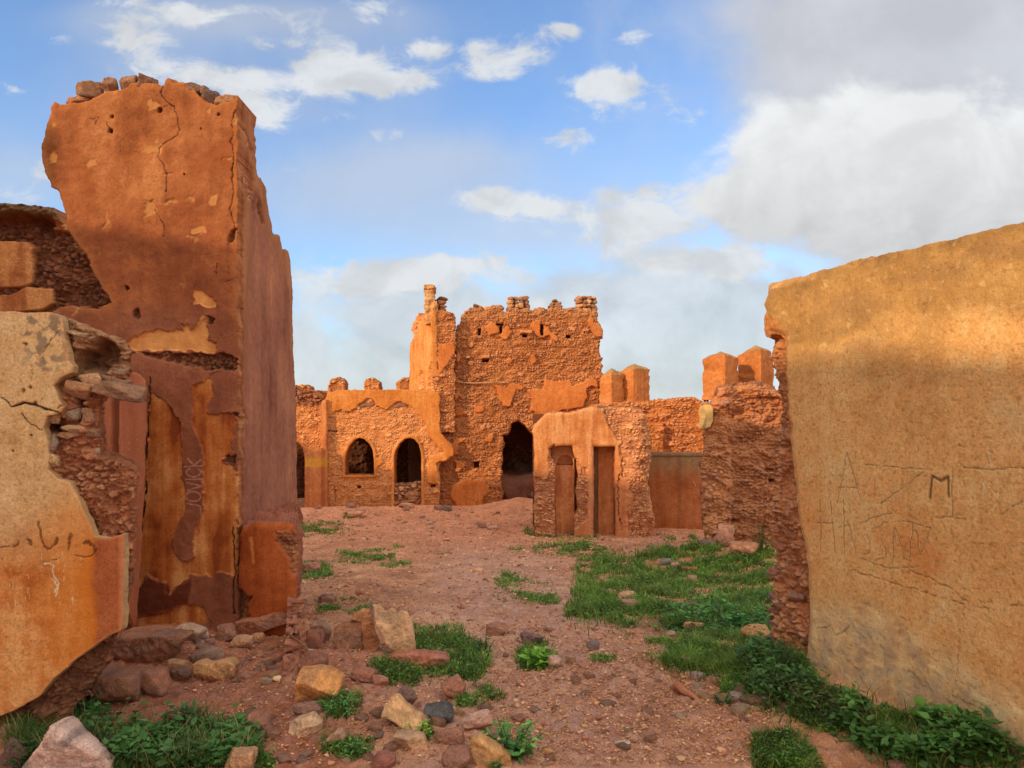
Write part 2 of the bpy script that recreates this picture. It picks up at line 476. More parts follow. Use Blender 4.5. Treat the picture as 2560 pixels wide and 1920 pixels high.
def orock(label, poly, c, depth=.12, Y=None, name='rock', cat='rock', seed=1, thick=None, dome=.8, facets=5, res=.005, rough=.1, top=None, dirt=True):
    """A stone whose outline was traced on the photograph, standing at its own depth: domed, faceted front and a tapering back."""
    xs = [p[0] for p in poly]; ys = [p[1] for p in poly]
    if Y is None: Y = ground_at((min(xs) + max(xs)) / 2, max(ys) - 3).y + depth * .3
    r = np.random.default_rng(seed); pl = Plane((0, Y)); s_ = Y / FOC
    w, h = (max(xs) - min(xs)) * s_, (max(ys) - min(ys)) * s_; R = .55 * min(w, h) / 2
    cu, cz = pl.hit((min(xs) + max(xs)) / 2, (min(ys) + max(ys)) / 2)
    fc = [(r.uniform(.45, .95), r.uniform(-.9, .9), r.uniform(-.9, .9)) for _ in range(facets)]
    def fn(S):
        x, y = (S.u - cu) / (w / 2), (S.z - cz) / (h / 2)
        e = np.clip(-S.s / R, 0, 1); d = np.sqrt(np.clip(1 - (1 - e) ** 2, 0, 1)) ** dome
        f = np.full(S.u.shape, 1.0, F32)
        for a_, b_, c_ in fc: f = np.minimum(f, a_ + b_ * x * .6 + c_ * y * .6)
        n = fbm(S.u * 9, S.z * 9, seed, 4); n2 = fbm(S.u * 32, S.z * 32, seed + 3, 4)
        S.h = (depth * (np.minimum(d, np.clip(f, 0, 1) * np.minimum(1, d * 1.6)) + rough * n * d) + .006 * n2 * e).astype(F32)
        k = np.asarray(c, F32); alt = k * .6 + np.array([.09, .065, .05], F32) if top is None else np.asarray(top, F32)
        S.col = lerp(k * (1 + .3 * n + .25 * n2)[..., None], alt, sstep(.05, .4, fbm(S.u * 6 + seed, S.z * 6, seed + 7, 4)) * .75)
        if dirt: S.paint(sstep(-.6, -1.05, y + .2 * n) * .7, A(120, 66, 46, 1.4))
    o = relief(name, pl, poly, fn, M_ROCK, None, res=res, thick=thick or max(.05, depth * .8), warp=.012, wsc=9, K=5, rough=.012, seed=seed, taper=.35 * R)
    ctr = Vector((float(pl.pos(np.array([cu]), np.array([0.]), 0.)[0][0]), Y, EYE - (max(ys) - HY) * s_))
    n = len(o.data.vertices); co = np.empty(n * 3, F32); o.data.vertices.foreach_get('co', co); co = co.reshape(-1, 3) - np.array(ctr[:], F32); o.data.vertices.foreach_set('co', co.ravel()); o.data.update()
    o.location = ctr
    return tag(o, label, cat)
# ================================================================ palettes
def zz(sx, ox, oy):
    return lambda *p: [(ox + a / sx, oy + b / sx) for a, b in p]
Z1, Z2, Z3 = zz(2.765, 0, 160), zz(2.765, 0, 740), zz(2.765, 0, 1320)
Z4, Z5, Z6 = zz(3.687, 720, 680), zz(3.687, 1200, 680), zz(3.687, 720, 1000)
Z7, Z11, Z12 = zz(2.765, 1280, 940), zz(3.319, 0, 740), zz(3.95, 2000, 1120)
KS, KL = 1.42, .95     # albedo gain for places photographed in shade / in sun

ORANGE = [A(138, 76, 40, KL), A(166, 96, 52, KL), A(188, 118, 68, KL)]
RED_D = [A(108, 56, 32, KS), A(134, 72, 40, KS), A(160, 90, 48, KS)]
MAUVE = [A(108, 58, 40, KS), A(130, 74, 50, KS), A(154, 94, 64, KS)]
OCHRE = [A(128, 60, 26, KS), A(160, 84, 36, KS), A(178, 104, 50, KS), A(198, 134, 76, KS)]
PALE = A(204, 138, 78, .92)
MUD = [A(120, 68, 40, 1.3), A(150, 88, 52, 1.3), A(172, 106, 66, 1.3)]
STONE = [A(120, 78, 56, 1.4), A(160, 100, 64, 1.4), A(186, 128, 88, 1.3), A(130, 92, 76, 1.3)]
DARKMUD = [A(70, 36, 22, 1.3), A(104, 56, 34, 1.3), A(130, 76, 48, 1.3)]
TMUD = [A(150, 86, 42, 1.15), A(172, 102, 52, 1.15), A(190, 120, 66, 1.15)]
TSTONE = [A(150, 88, 48, 1.2), A(186, 118, 74, 1.2), A(206, 140, 92, 1.2), A(160, 104, 76, 1.2)]
AMUD = [A(176, 104, 54, 1.15), A(198, 124, 68, 1.15), A(214, 144, 84, 1.15)]
ASTONE = [A(190, 124, 74, 1.2), A(210, 146, 92, 1.2), A(222, 160, 106, 1.2)]
TPLAS = [A(178, 96, 44, 1.05), A(196, 110, 52, 1.05), A(210, 126, 64, 1.05)]

# ================================================================ tall ruined pier (left)
PF = Plane((0, 6.0))
pier = thing('ruined_pier', 'tall orange plastered wall pier with cracked face and rubble top, left of the path', 'ruined pier', (-2.9, 6.1, -.05))

def pier_front(S):
    u, z = S.u, S.z
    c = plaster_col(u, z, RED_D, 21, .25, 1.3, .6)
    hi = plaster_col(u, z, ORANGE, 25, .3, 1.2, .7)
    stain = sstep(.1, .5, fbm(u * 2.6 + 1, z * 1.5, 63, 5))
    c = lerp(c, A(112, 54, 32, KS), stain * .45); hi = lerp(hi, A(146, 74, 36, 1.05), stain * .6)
    up = sstep(2.9, 3.5, z + .25 * fbm(u * 2.5, z * 2.5, 4, 3))  # sunlit palette above, shaded palette below, meeting around the shade line
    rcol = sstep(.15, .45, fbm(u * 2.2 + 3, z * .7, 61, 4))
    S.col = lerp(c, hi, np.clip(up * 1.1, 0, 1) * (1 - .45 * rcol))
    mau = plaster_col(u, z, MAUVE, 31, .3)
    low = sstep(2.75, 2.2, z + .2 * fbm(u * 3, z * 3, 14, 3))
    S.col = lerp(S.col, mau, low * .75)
    S.h = (.012 * fbm(u * 2, z * 2, 5, 4) + .004 * fbm(u * 14, z * 14, 6, 3)).astype(F32)
    # rough eroded edge near the left outline and under the top
    S.paint(sstep(-.07, 0, S.s) * sstep(2.2, 2.5, z) * .4, A(196, 120, 62, 1.0))
    # light flaked spots
    f1, f2, i1, i2 = worley(u / .11 + .5 * fbm(u * 9, z * 9, 44, 3), z / .11 + .5 * fbm(u * 9, z * 9, 45, 3), 40)
    sp = sstep(.03, .0, f1 - .06 - .35 * i2) * (i1 > .93) * sstep(1.9, 2.3, z)
    S.paint(sp * .8, PALE); S.h -= .004 * sp
    for p in (Z1((978, 560), (1030, 555), (1090, 572), (1085, 600), (1020, 610), (985, 600)), Z1((1040, 630), (1070, 625), (1060, 665), (1040, 650)),
              Z1((1115, 740), (1180, 738), (1185, 758), (1120, 760)), Z1((1310, 910), (1345, 908), (1352, 945), (1320, 952), (1308, 930)),
              Z1((1000, 950), (1060, 955), (1080, 1000), (1050, 1050), (1000, 1040)), Z1((1130, 945), (1215, 940), (1212, 968), (1140, 965)),
              Z1((735, 1030), (748, 1030), (745, 1140), (720, 1150), (728, 1080)), Z1((1380, 1150), (1415, 1140), (1395, 1175)), Z1((1320, 1195), (1370, 1215), (1340, 1230)),
              Z1((1250, 1520), (1285, 1520), (1280, 1540), (1255, 1540)), Z1((1500, 1190), (1520, 1190), (1515, 1215)), Z1((670, 1295), (695, 1290), (680, 1325))):
        S.patch(p, -.006, S.col * .35 + PALE * .65, .012, .045, 14, 51)
    for p in (Z1((330, 640), (380, 600), (370, 680), (330, 700)), Z1((365, 385), (400, 400), (390, 430), (365, 430))):
        S.patch(p, -.004, A(206, 136, 66, 1.0), .015, .05, 9, 54)
    op = [A(206, 136, 66, 1.1), A(224, 156, 88, 1.1)]
    pal = ramp(.5 + .7 * fbm(u * 10, z * 10, 58, 4), [A(190, 118, 60, 1.25), A(214, 146, 82, 1.25)])
    for p in (Z1((1335, 1565), (1400, 1562), (1440, 1595), (1485, 1625), (1482, 1680), (1400, 1680), (1345, 1655)),
              Z2((860, 310), (1000, 250), (1130, 235), (1262, 235), (1258, 200), (1290, 178), (1318, 235), (1370, 200), (1390, 165), (1430, 170), (1440, 290), (1490, 320), (1502, 372), (1480, 402), (1380, 385), (1200, 375), (1000, 375), (880, 370))):
        S.patch(p, -.022, pal, .004, .024, 16, 59, edge=.007)
    # broken ledge of bare rubble under the pale patch
    rh, rc = rubble(u, z, 71, .05, .04, .03, DARKMUD, [A(120, 74, 48, 1.3), A(150, 96, 60, 1.3), A(90, 56, 42, 1.3)], .35)
    d = S.dist(Z2((890, 385), (1060, 392), (1180, 390), (1380, 400), (1500, 404), (1560, 400), (1645, 440), (1645, 500), (1560, 510), (1400, 520), (1300, 480), (1150, 445), (1000, 412)), .035, 10, 72)
    m = 1 - sstep(-.012, .006, d)
    S.h = S.h * (1 - m) + m * (rh - .05); S.paint(m, rc)
    # old ochre coat showing through below
    och = plaster_col(u, z, OCHRE, 81, .75, 1.0, .6)
    for p, sd in ((Z2((1040, 620), (1078, 690), (1110, 700), (1190, 790), (1245, 850), (1252, 1000), (1262, 1230), (1282, 1400), (1270, 1500), (1230, 1580), (1190, 1690), (1210, 1800), (1280, 1850), (1350, 1800), (1330, 1700), (1370, 1580), (1400, 1500), (1400, 1300), (1400, 1050), (1350, 960), (1330, 860), (1330, 620), (1450, 568), (1488, 680), (1432, 750), (1418, 805), (1480, 820), (1590, 800), (1625, 840), (1600, 1040), (1590, 1095), (1535, 1140), (1600, 1190), (1640, 1200),
                       (1640, 1950), (1500, 1905), (1470, 1950), (1330, 1930), (1220, 2000), (1180, 2060), (1140, 2050), (1150, 1970), (1080, 1980), (1010, 1920), (1000, 1980), (950, 2020), (970, 1600), (1000, 1300), (1015, 1000), (1010, 850)), 82),
                  (Z3((900, 620), (1100, 600), (1200, 560), (1330, 520), (1420, 560), (1450, 650), (1450, 800), (900, 800)), 83)):
        S.patch(p, -.018, och, .003, .024, 13, sd, edge=.006)
    # dark strip of later coat between the ochre lobes carries on down
    S.paint((1 - sstep(-.01, .01, S.dist(Z3((945, 440), (1010, 345), (1150, 390), (1180, 478), (1220, 420), (1320, 350), (1300, 520), (1150, 570), (1030, 615), (940, 600)), .02, 10, 84))) * .85, A(92, 40, 22, KS))
    S.h -= .01 * sstep(.3, .1, z)
    # flaked hole, small holes
    for cx, cy, r in ((1105, 318, .018), (775, 365, .014), (765, 460, .02), (1510, 350, .011), (1388, 445, .008), (1275, 763, .007), (875, 1550, .018)):
        p = S.pl.hit(*Z1((cx, cy))[0]); dd = np.sqrt((u - p[0]) ** 2 + (z - p[1]) ** 2) * (1 + .4 * fbm(u * 40, z * 40, 7, 2))
        k = 1 - sstep(r * .6, r * 1.2, dd); S.h -= .04 * k; S.paint(k * .8, A(70, 34, 20, 1))
    for p in (Z2((920, 110), (960, 85), (965, 130), (950, 165), (915, 130)), Z2((1430, 150), (1480, 150), (1480, 195), (1440, 200)), Z2((1600, 800), (1650, 805), (1640, 835), (1610, 830)),
              Z2((1535, 1140), (1570, 1100), (1635, 1100), (1620, 1180), (1590, 1185), (1570, 1150)), Z1((1598, 1135), (1630, 1130), (1622, 1180), (1600, 1230), (1570, 1245), (1590, 1190))):
        d = S.dist(p, .02, 16, 91); m = 1 - sstep(-.006, .006, d); S.h = S.h - m * .05; S.paint(m * .9, rc * .8)
    CR = (.045, .018, .010)
    S.crack(Z1((1140, 140), (1110, 200), (1135, 250), (1205, 295), (1225, 370), (1242, 465), (1220, 500), (1150, 535), (1100, 572), (1095, 640), (1130, 690), (1155, 760), (1150, 880)), .0036, .010, CR, k=.85)
    S.crack(Z1((1070, 1000), (1105, 1070), (1140, 1120), (1130, 1205)), .003, .01, CR)
    S.crack(Z1((1625, 320), (1605, 400), (1612, 470), (1598, 540), (1618, 620), (1608, 700), (1605, 800), (1610, 900), (1590, 1000), (1600, 1060), (1622, 1110), (1620, 1160)), .0042, .012, CR, k=.85)
    S.crack(Z1((600, 380), (640, 385), (680, 360), (660, 420)), .003, .006, CR); S.crack(Z1((740, 395), (735, 420), (760, 455)), .003, .006, CR)
    S.crack(Z1((1140, 300), (1170, 280), (1205, 295)), .003, .006, CR); S.crack(Z1((1500, 1380), (1495, 1450)), .004, .008, CR)
    S.crack(Z1((1640, 1480), (1560, 1500), (1600, 1540)), .003, .006, CR); S.crack(Z2((1435, 170), (1440, 290)), .003, .006, CR)
    S.crack(Z2((1035, 560), (1030, 700), (1012, 850), (1015, 1000), (1000, 1150), (995, 1350), (968, 1650), (940, 1900)), .007, .02, CR)
    S.crack(Z2((1455, 575), (1460, 540), (1500, 520), (1640, 500)), .003, .006, CR)
    S.crack(Z3((1605, 0), (1610, 150), (1620, 310), (1610, 420), (1615, 600)), .006, .02, CR)
    # scratched letters, reading upward
    W = A(176, 122, 96, 1.6)
    J = [Z2((1288, 1432), (1330, 1438), (1372, 1442), (1392, 1465), (1385, 1502))]
    O = [Z2(*[(1337 + 52 * math.cos(t), 1385 + 34 * math.sin(t)) for t in np.linspace(0, 6.4, 18)])]
    Vv = [Z2((1290, 1345), (1398, 1312), (1292, 1290))]
    I = [Z2((1284, 1268), (1392, 1262))]
    Cc = [Z2(*[(1340 + 50 * math.cos(t), 1218 + 30 * math.sin(t)) for t in np.linspace(-.9, 4.2, 14) + 0.0])]
    Kk = [Z2((1278, 1178), (1398, 1172)), Z2((1300, 1122), (1338, 1170), (1392, 1128))]
    S.stroke(J + O + Vv + I + Cc + Kk, .0075, W, .75, .004, .003)

out = [(135, 252), (148, 260), (162, 263), (200, 256), (228, 246), (255, 236), (285, 228), (310, 222), (330, 210), (350, 204), (375, 207), (400, 216), (409, 213), (414, 202), (425, 198), (437, 207), (450, 204), (460, 206), (472, 215), (490, 232), (500, 240), (518, 252), (540, 264), (556, 258), (575, 256), (588, 248), (594, 238),
       (594, 1680), (100, 1680), (100, 800), (130, 775), (180, 765), (240, 775), (280, 757), (275, 740), (255, 712), (235, 690), (228, 655), (205, 622), (185, 600), (170, 570), (165, 540), (158, 512), (152, 492), (146, 475), (130, 465), (118, 447), (112, 418), (102, 388), (104, 358), (116, 318), (128, 280), (128, 262)]
relief('front_face', PF, out, pier_front, M_PLASTER, pier, res=.0062, thick=.42, warp=.022, wsc=7, K=14, rough=.05, side=[A(120, 64, 36, 1.2), A(160, 96, 56, 1.2), A(186, 124, 78, 1.2)], seed=3, calm=lambda u, z: (u < -2.22).astype(F32))

PS = Plane((-2.15, 6.0), (0, 1), (1, 0))
def pier_side(S):
    u, z = S.u, S.z
    t = .5 + .28 * fbm(u * 5, z * .6, 3, 5) + .12 * fbm(u * 14, z * 1.2, 5, 4) + .45 * fbm(u * 2, z * 1.5, 7, 5) + .22 * fbm(u * 16, z * 16, 8, 4)
    S.col = ramp(t, [A(112, 62, 42, KS), A(134, 80, 56, KS), A(150, 94, 66, KS), A(168, 108, 70, KS)])
    S.h = (.008 * fbm(u * 3, z * 2, 5, 4) + .003 * fbm(u * 22, z * 16, 6, 3)).astype(F32)
    oc = ramp(.5 + .7 * fbm(u * 9, z * 1.5, 12, 4), [A(130, 78, 44, KS), A(168, 112, 70, KS)])
    top = sstep(-.26, -.04, S.s + .12 * fbm(u * 5, z * 5, 17, 3)) * sstep(1.6, 3.0, z)
    S.paint(top * .8, oc)
    rh, rc = rubble(u, z, 33, .09, .05, .035, [A(110, 66, 40, KS), A(150, 98, 62, KS)], STONE, .4)
    for p, sd in (([(604, 330), (618, 330), (632, 380), (634, 440), (640, 520), (630, 540), (612, 470), (603, 400)], 5), ([(642, 495), (654, 500), (662, 555), (655, 560), (645, 530)], 6), ([(596, 1015), (612, 1020), (616, 1050), (600, 1060)], 7)):
        d = S.dist(p, .06, 7, sd); m = 1 - sstep(-.03, .02, d); S.h = S.h * (1 - m) + (rh - .05) * m; S.paint(m, rc * (.6 if sd == 6 else 1))
    e = sstep(.25, .45, fbm(u * 18, z * 2.5, 60, 3)) * sstep(1.5, .2, z); S.h -= .012 * e; S.paint(e * .6, A(80, 44, 34, KS))
    for k in range(9):
        uu = 1.30 + .06 * (k % 4) + .02 * k; z0 = .35 + .13 * k
        e = (1 - sstep(.004, .014, np.abs(u - uu - .02 * fbm(z * 6, u * 0 + k, 8, 2)))) * sstep(z0 - .2, z0 - .1, z) * sstep(z0 + .2, z0 + .05, z); S.h -= .015 * e; S.paint(e * .8, A(64, 34, 26, KS))
side_out = [(610, 246), (612, 260), (622, 282), (628, 292), (632, 330), (635, 395), (640, 435), (654, 452), (662, 470), (668, 500), (675, 540), (683, 580), (692, 584), (700, 592), (706, 622), (714, 624), (722, 632), (728, 680), (731, 745), (733, 860), (738, 960), (742, 1100), (744, 1330), (745, 1500), (610, 1640)]
relief('side_face', PS, side_out, pier_side, M_PLASTER, pier, res=.009, thick=.38, warp=.035, wsc=5, K=12, rough=.06, side=[A(120, 70, 42, 1.3), A(160, 100, 62, 1.3)], seed=9, calm=lambda u, z: sstep(.15, .3, u))

PP = Plane((0, 5.93))
def plinth(S):
    u, z = S.u, S.z
    S.col = plaster_col(u, z, [A(124, 54, 22, KS), A(148, 68, 28, KS), A(166, 84, 40, KS)], 7, .5)
    S.h = (.008 * fbm(u * 4, z * 4, 5, 4)).astype(F32)
    rh, rc = rubble(u, z, 35, .06, .05, .03, MUD, STONE, .4)
    d = S.dist(Z3((1890, 40), (2120, 0), (2120, 330), (2020, 320), (1990, 230), (1940, 120)), .04, 9, 4); m = 1 - sstep(-.02, .02, d)
    S.h = S.h * (1 - m) + (rh - .02) * m; S.paint(m, rc)
    d = S.dist(Z3((1610, 395), (1700, 470), (1745, 480), (1710, 540), (1725, 640), (1610, 640)), .025, 12, 6); m = 1 - sstep(-.006, .006, d)
    S.h = S.h * (1 - m) + (rh - .08) * m; S.paint(m, rc * .75)
    m = (1 - sstep(-.005, .008, S.dist(Z3((1722, 60), (1745, 60), (1760, 240), (1745, 250)), .01, 12, 8))); S.paint(m * .7, A(190, 110, 50, KS))
relief('plinth', PP, [(596, 1335), (604, 1318), (622, 1311), (660, 1307), (705, 1307), (733, 1316), (742, 1340), (743, 1390), (738, 1440), (736, 1600), (596, 1600)], plinth, M_PLASTER, pier, res=.007, thick=1.5, warp=.02, K=40, rough=.06, skew=-.27, side=[A(118, 62, 40, KS), A(140, 80, 54, KS), A(160, 100, 70, KS)], rnd=.05, seed=12)

PJ = Plane((0, 5.62))
def jamb(S):
    u, z = S.u, S.z
    t = .5 + .5 * fbm(u * 10, z * .6, 3, 4) + .3 * fbm(u * 3, z * 2, 7, 3)
    S.col = ramp(t, [A(140, 74, 48, KS), A(160, 90, 60, KS), A(176, 104, 72, KS)])
    S.h = (.006 * fbm(u * 4, z * 3, 5, 4)).astype(F32)
    d = S.dist(Z2((768, 600), (822, 600), (815, 1160), (768, 1160)), .006, 8, 3); m = 1 - sstep(-.004, .004, d); S.h -= .05 * m; S.paint(m * .5, A(112, 60, 38, KS))
    for k in range(26):
        x = 690 + RNG.uniform(0, 300); y = RNG.uniform(880, 1500); L = RNG.uniform(15, 60)
        S.stroke([Z2((x, y), (x + RNG.uniform(-6, 6), y + L))], .002, A(206, 150, 118, 1.5), .7)
relief('door_jamb', PJ, [(215, 930), (250, 934), (315, 928), (335, 932), (350, 936), (364, 950), (367, 1000), (366, 1060), (362, 1180), (354, 1340), (347, 1470), (341, 1560), (334, 1570), (318, 1520), (215, 1520)], jamb, M_PLASTER, pier, res=.006, thick=.3, warp=.012, K=8, rough=.02, side=MUD, seed=15, skew=-.485)

for (x0, x1, y0, y1, c, rot) in ((188, 250, 207, 243, A(142, 98, 62, 1.2), (0, .05, .2)), (250, 292, 195, 231, A(134, 92, 58, 1.2), (0, .3, .5)), (294, 341, 193, 224, A(136, 98, 68, 1.2), (0, 0, .1)),
                                 (343, 392, 193, 224, A(120, 80, 56, 1.2), (.1, .2, .3)), (460, 508, 209, 234, A(110, 74, 52, 1.2), (0, .5, .2)), (498, 522, 218, 234, A(126, 84, 60, 1.2), (0, -.2, .2)),
                                 (502, 545, 231, 266, A(100, 78, 64, 1.2), (0, .2, .6)), (535, 590, 243, 266, A(164, 112, 66, 1.2), (0, .1, .1)), (186, 222, 236, 258, A(190, 126, 74, 1.1), (0, .1, .4)), (164, 190, 250, 262, A(176, 110, 66, 1.1), (0, 0, 0))):
    rock_at(None, (x0 + x1) / 2, y1, x1 - x0 + 3, y1 - y0 + 8, c, rot=rot, name='coping_stone', Y=6.02, sink=.05, parent=pier, planes=7, sharp=22)

# ================================================================ rubble wall behind the pier
PB = Plane((0, 7.5))
backl = thing('rubble_wall', 'ruined rubble wall with overhanging crust and two pale plaster panels, far left behind the tall pier', 'ruined wall', (-4.6, 7.6, 0))
def back_left(S):
    u, z = S.u, S.z
    S.h, S.col = rubble(u, z, 41, .085, .05, .045, DARKMUD, [A(110, 70, 46, 1.3), A(150, 96, 60, 1.3), A(100, 66, 54, 1.3)], .3)
    lip = 1 - sstep(-.02, .02, S.dist([(-400, 505), (200, 505), (170, 560), (120, 548), (60, 546), (0, 542), (-400, 540)], .03, 7, 3))
    S.h += .16 * lip; S.paint(lip * .8, ramp(.5 + .6 * fbm(u * 20, z * 20, 3, 3), [A(90, 66, 44, 1.2), A(150, 116, 74, 1.2)]))
    rec = 1 - sstep(-.03, .05, S.dist([(-400, 548), (40, 548), (150, 560), (140, 590), (60, 605), (-400, 598)], .04, 6, 5)); S.h -= .1 * rec
    pl = plaster_col(u, z, [A(150, 84, 46, KS), A(184, 118, 66, KS), A(196, 134, 80, KS)], 8, .6)
    for p, sd in (([(-400, 600), (40, 604), (80, 607), (93, 622), (92, 700), (86, 714), (60, 722), (-400, 722)], 6), ([(-60, 742), (40, 738), (70, 720), (110, 722), (142, 724), (140, 760), (120, 776), (-60, 800)], 7)):
        d = S.dist(p, .015, 8, sd); m = 1 - sstep(-.008, .008, d); S.h = S.h * (1 - m) + .06 * m; S.paint(m, pl)
    m = 1 - sstep(-.01, .02, S.dist([(145, 553), (168, 560), (188, 580), (180, 585), (142, 580)], .02, 9, 8)); S.h += .1 * m; S.paint(m, A(186, 120, 70, 1.2))
relief('wall_body', PB, [(-420, 515), (-200, 512), (0, 520), (60, 522), (110, 527), (158, 530), (172, 560), (195, 600), (300, 660), (330, 780), (330, 1300), (-420, 1300)], back_left, M_RUBBLE, backl, res=.012, thick=.45, warp=.02, K=6, rough=.05, side=MUD, seed=22)

# ================================================================ near cream wall (left edge)
PC = Plane((0, 3.9))
cream = thing('cream_wall', 'broken cream plastered wall with exposed stones in its ragged end, at the left edge', 'ruined wall', (-2.4, 4.1, 0))
def cream_front(S):
    u, z = S.u, S.z
    base = plaster_col(u, z, [A(172, 128, 80, KS), A(194, 150, 98, KS), A(204, 164, 114, KS)], 3, .15, .7, .8, 2.2)
    org = plaster_col(u, z, [A(160, 84, 34, KS), A(186, 112, 54, KS), A(200, 138, 80, KS)], 5, .4, 1.0, .9, 2.2)
    red = plaster_col(u, z, [A(124, 60, 30, KS), A(150, 78, 42, KS), A(166, 94, 54, KS)], 6, .3)
    zr = z + .22 * fbm(u * 2.2, z * 2.2, 8, 4)
    S.col = lerp(base, org, sstep(1.35, .75, zr))
    pr = S.pl.hit(228, 1400)[0]; ur = u + .05 * fbm(u * 4, z * 3, 12, 3)
    S.paint(sstep(pr - .09, pr + .02, ur) * sstep(1.25, .95, z), A(176, 92, 30, KS)); S.col = lerp(S.col, red, sstep(pr + .0, pr + .06, ur) * sstep(1.3, 1.2, z))
    S.paint(sstep(S.pl.hit(292, 1400)[0], S.pl.hit(300, 1400)[0], u) * .6, A(184, 108, 66, KS))
    edge = sstep(pr - .35, pr - .1, ur) * sstep(1.45, 1.2, zr); S.paint(edge * .45 * (1 - sstep(pr, pr + .05, ur)), A(196, 112, 36, KS))
    st = sstep(.15, .45, fbm(u * 6, z * 6, 15, 5)) * (1 - sstep(-.25, 0, -np.abs(u - S.pl.hit(90, 800)[0]) + .1)) ; st = st * sstep(1.9, 2.2, z)
    S.paint(st * .6, A(130, 104, 76, 1.3))
    sm = 1 - sstep(.0, .18, S.dist([(60, 785), (150, 790), (140, 850), (110, 900), (80, 850)], .06, 5, 3)); S.paint(sm * sstep(.0, .3, fbm(u * 16, z * 16, 16, 4)) * .8, A(120, 98, 74, 1.3))
    S.h = (.004 * fbm(u * 3, z * 3, 5, 4) + .0012 * fbm(u * 30, z * 30, 6, 4)).astype(F32)
    sp = sstep(.42, .55, fbm(u * 26, z * 26, 18, 3)); S.paint(sp * .3, A(150, 100, 56, 1.3)); S.h -= .0012 * sp
    CR = (.06, .03, .018)
    S.crack(Z11((0, 840), (60, 880), (95, 910), (180, 895), (285, 895), (340, 910), (375, 945), (430, 955), (500, 975)), .006, .014, CR)
    S.crack(Z11((260, 570), (270, 650), (275, 690)), .002, .004, CR, k=.6); S.crack(Z11((350, 470), (400, 400), (450, 340), (500, 290)), .004, .004, CR, k=.5)
    S.crack(Z11((170, 970), (250, 1070), (345, 1115), (380, 1080)), .003, .008, CR); S.crack(Z11((345, 875), (380, 815)), .002, .004, CR, k=.6)
    S.crack(Z11((470, 940), (500, 910), (525, 905)), .003, .006, CR); S.crack(Z11((0, 1130), (60, 1132)), .002, .003, CR, k=.5); S.crack(Z11((120, 1450), (170, 1560)), .002, .003, CR, k=.5)
    DK = A(92, 52, 26, 1.3)
    for x, y, r in ((190, 785, .010), (245, 757, .011), (285, 893, .011), (212, 400, .010), (100, 1285, .006), (250, 1155, .006)):
        p = S.pl.hit(*Z11((x, y))[0]); dd = np.sqrt((u - p[0]) ** 2 + (z - p[1]) ** 2) * (1 + .5 * fbm(u * 30, z * 30, 7, 2)); k = 1 - sstep(r * .6, r * 1.3, dd); S.h -= .012 * k; S.paint(k * .7, DK)
    # worn dark marks like letters
    S.stroke([Z3((0, 128), (60, 132)), Z3((10, 205), (18, 215))], .005, DK, .8, .008, .003, rough=.35)
    S.stroke([Z3((95, 132), (128, 122), (132, 105)), Z3((192, 78), (212, 90), (208, 118)), Z3((268, -45), (278, 20), (276, 70), (292, 108)), Z3((300, 125), (330, 138), (352, 134)), Z3((362, 118), (384, 100), (388, 72)),
              Z3((486, 45), (478, 95), (468, 155)), Z3((582, 112), (604, 100), (626, 112)), Z3((640, 128), (652, 160))], .0095, DK, .85, .012, .005, rough=.35)
    S.stroke([Z3((520, 190), (575, 205), (635, 185), (668, 145)), Z3((365, 215), (392, 220))], .005, DK, .8, .01, .004, rough=.3)
    S.stroke([Z3((300, 250), (340, 240), (375, 255), (360, 290), (375, 340), (410, 375), (395, 440), (385, 470)), Z3((355, 350), (400, 395), (375, 450))], .004, A(232, 206, 170, 1.5), .8, .006)
    for k in range(22):
        x = RNG.uniform(20, 560); y = RNG.uniform(150, 560)
        S.stroke([Z3((x, y), (x + RNG.uniform(-10, 10), y + RNG.uniform(30, 90)))], .002, A(216, 176, 130, 1.5), .6)
    S.paint(sstep(-.02, 0, S.s) * .4, A(190, 130, 84, 1.4))
cream_out = [(-560, 772), (0, 778), (60, 780), (115, 782), (148, 787), (153, 800), (162, 850), (170, 900), (180, 915), (178, 930), (150, 947), (132, 965), (146, 1000), (158, 1018), (150, 1032), (118, 1040), (108, 1072), (116, 1105), (122, 1140), (120, 1175), (143, 1197), (172, 1207), (190, 1237), (205, 1267), (224, 1310), (236, 1340), (270, 1345), (300, 1338), (311, 1332), (308, 1400), (306, 1470), (309, 1540), (302, 1578), (270, 1592), (232, 1618), (180, 1655), (150, 1685), (130, 1700), (100, 1737), (80, 1752), (60, 1765), (20, 1782), (0, 1788), (-200, 1850), (-560, 1960)]
relief('plaster_face', PC, cream_out, cream_front, M_PLASTER, cream, res=.0042, thick=.055, warp=.007, wsc=9, K=4, rough=.01, side=[A(150, 110, 70, 1.3), A(190, 150, 100, 1.3)], seed=25)
PC2 = Plane((0, 3.97))
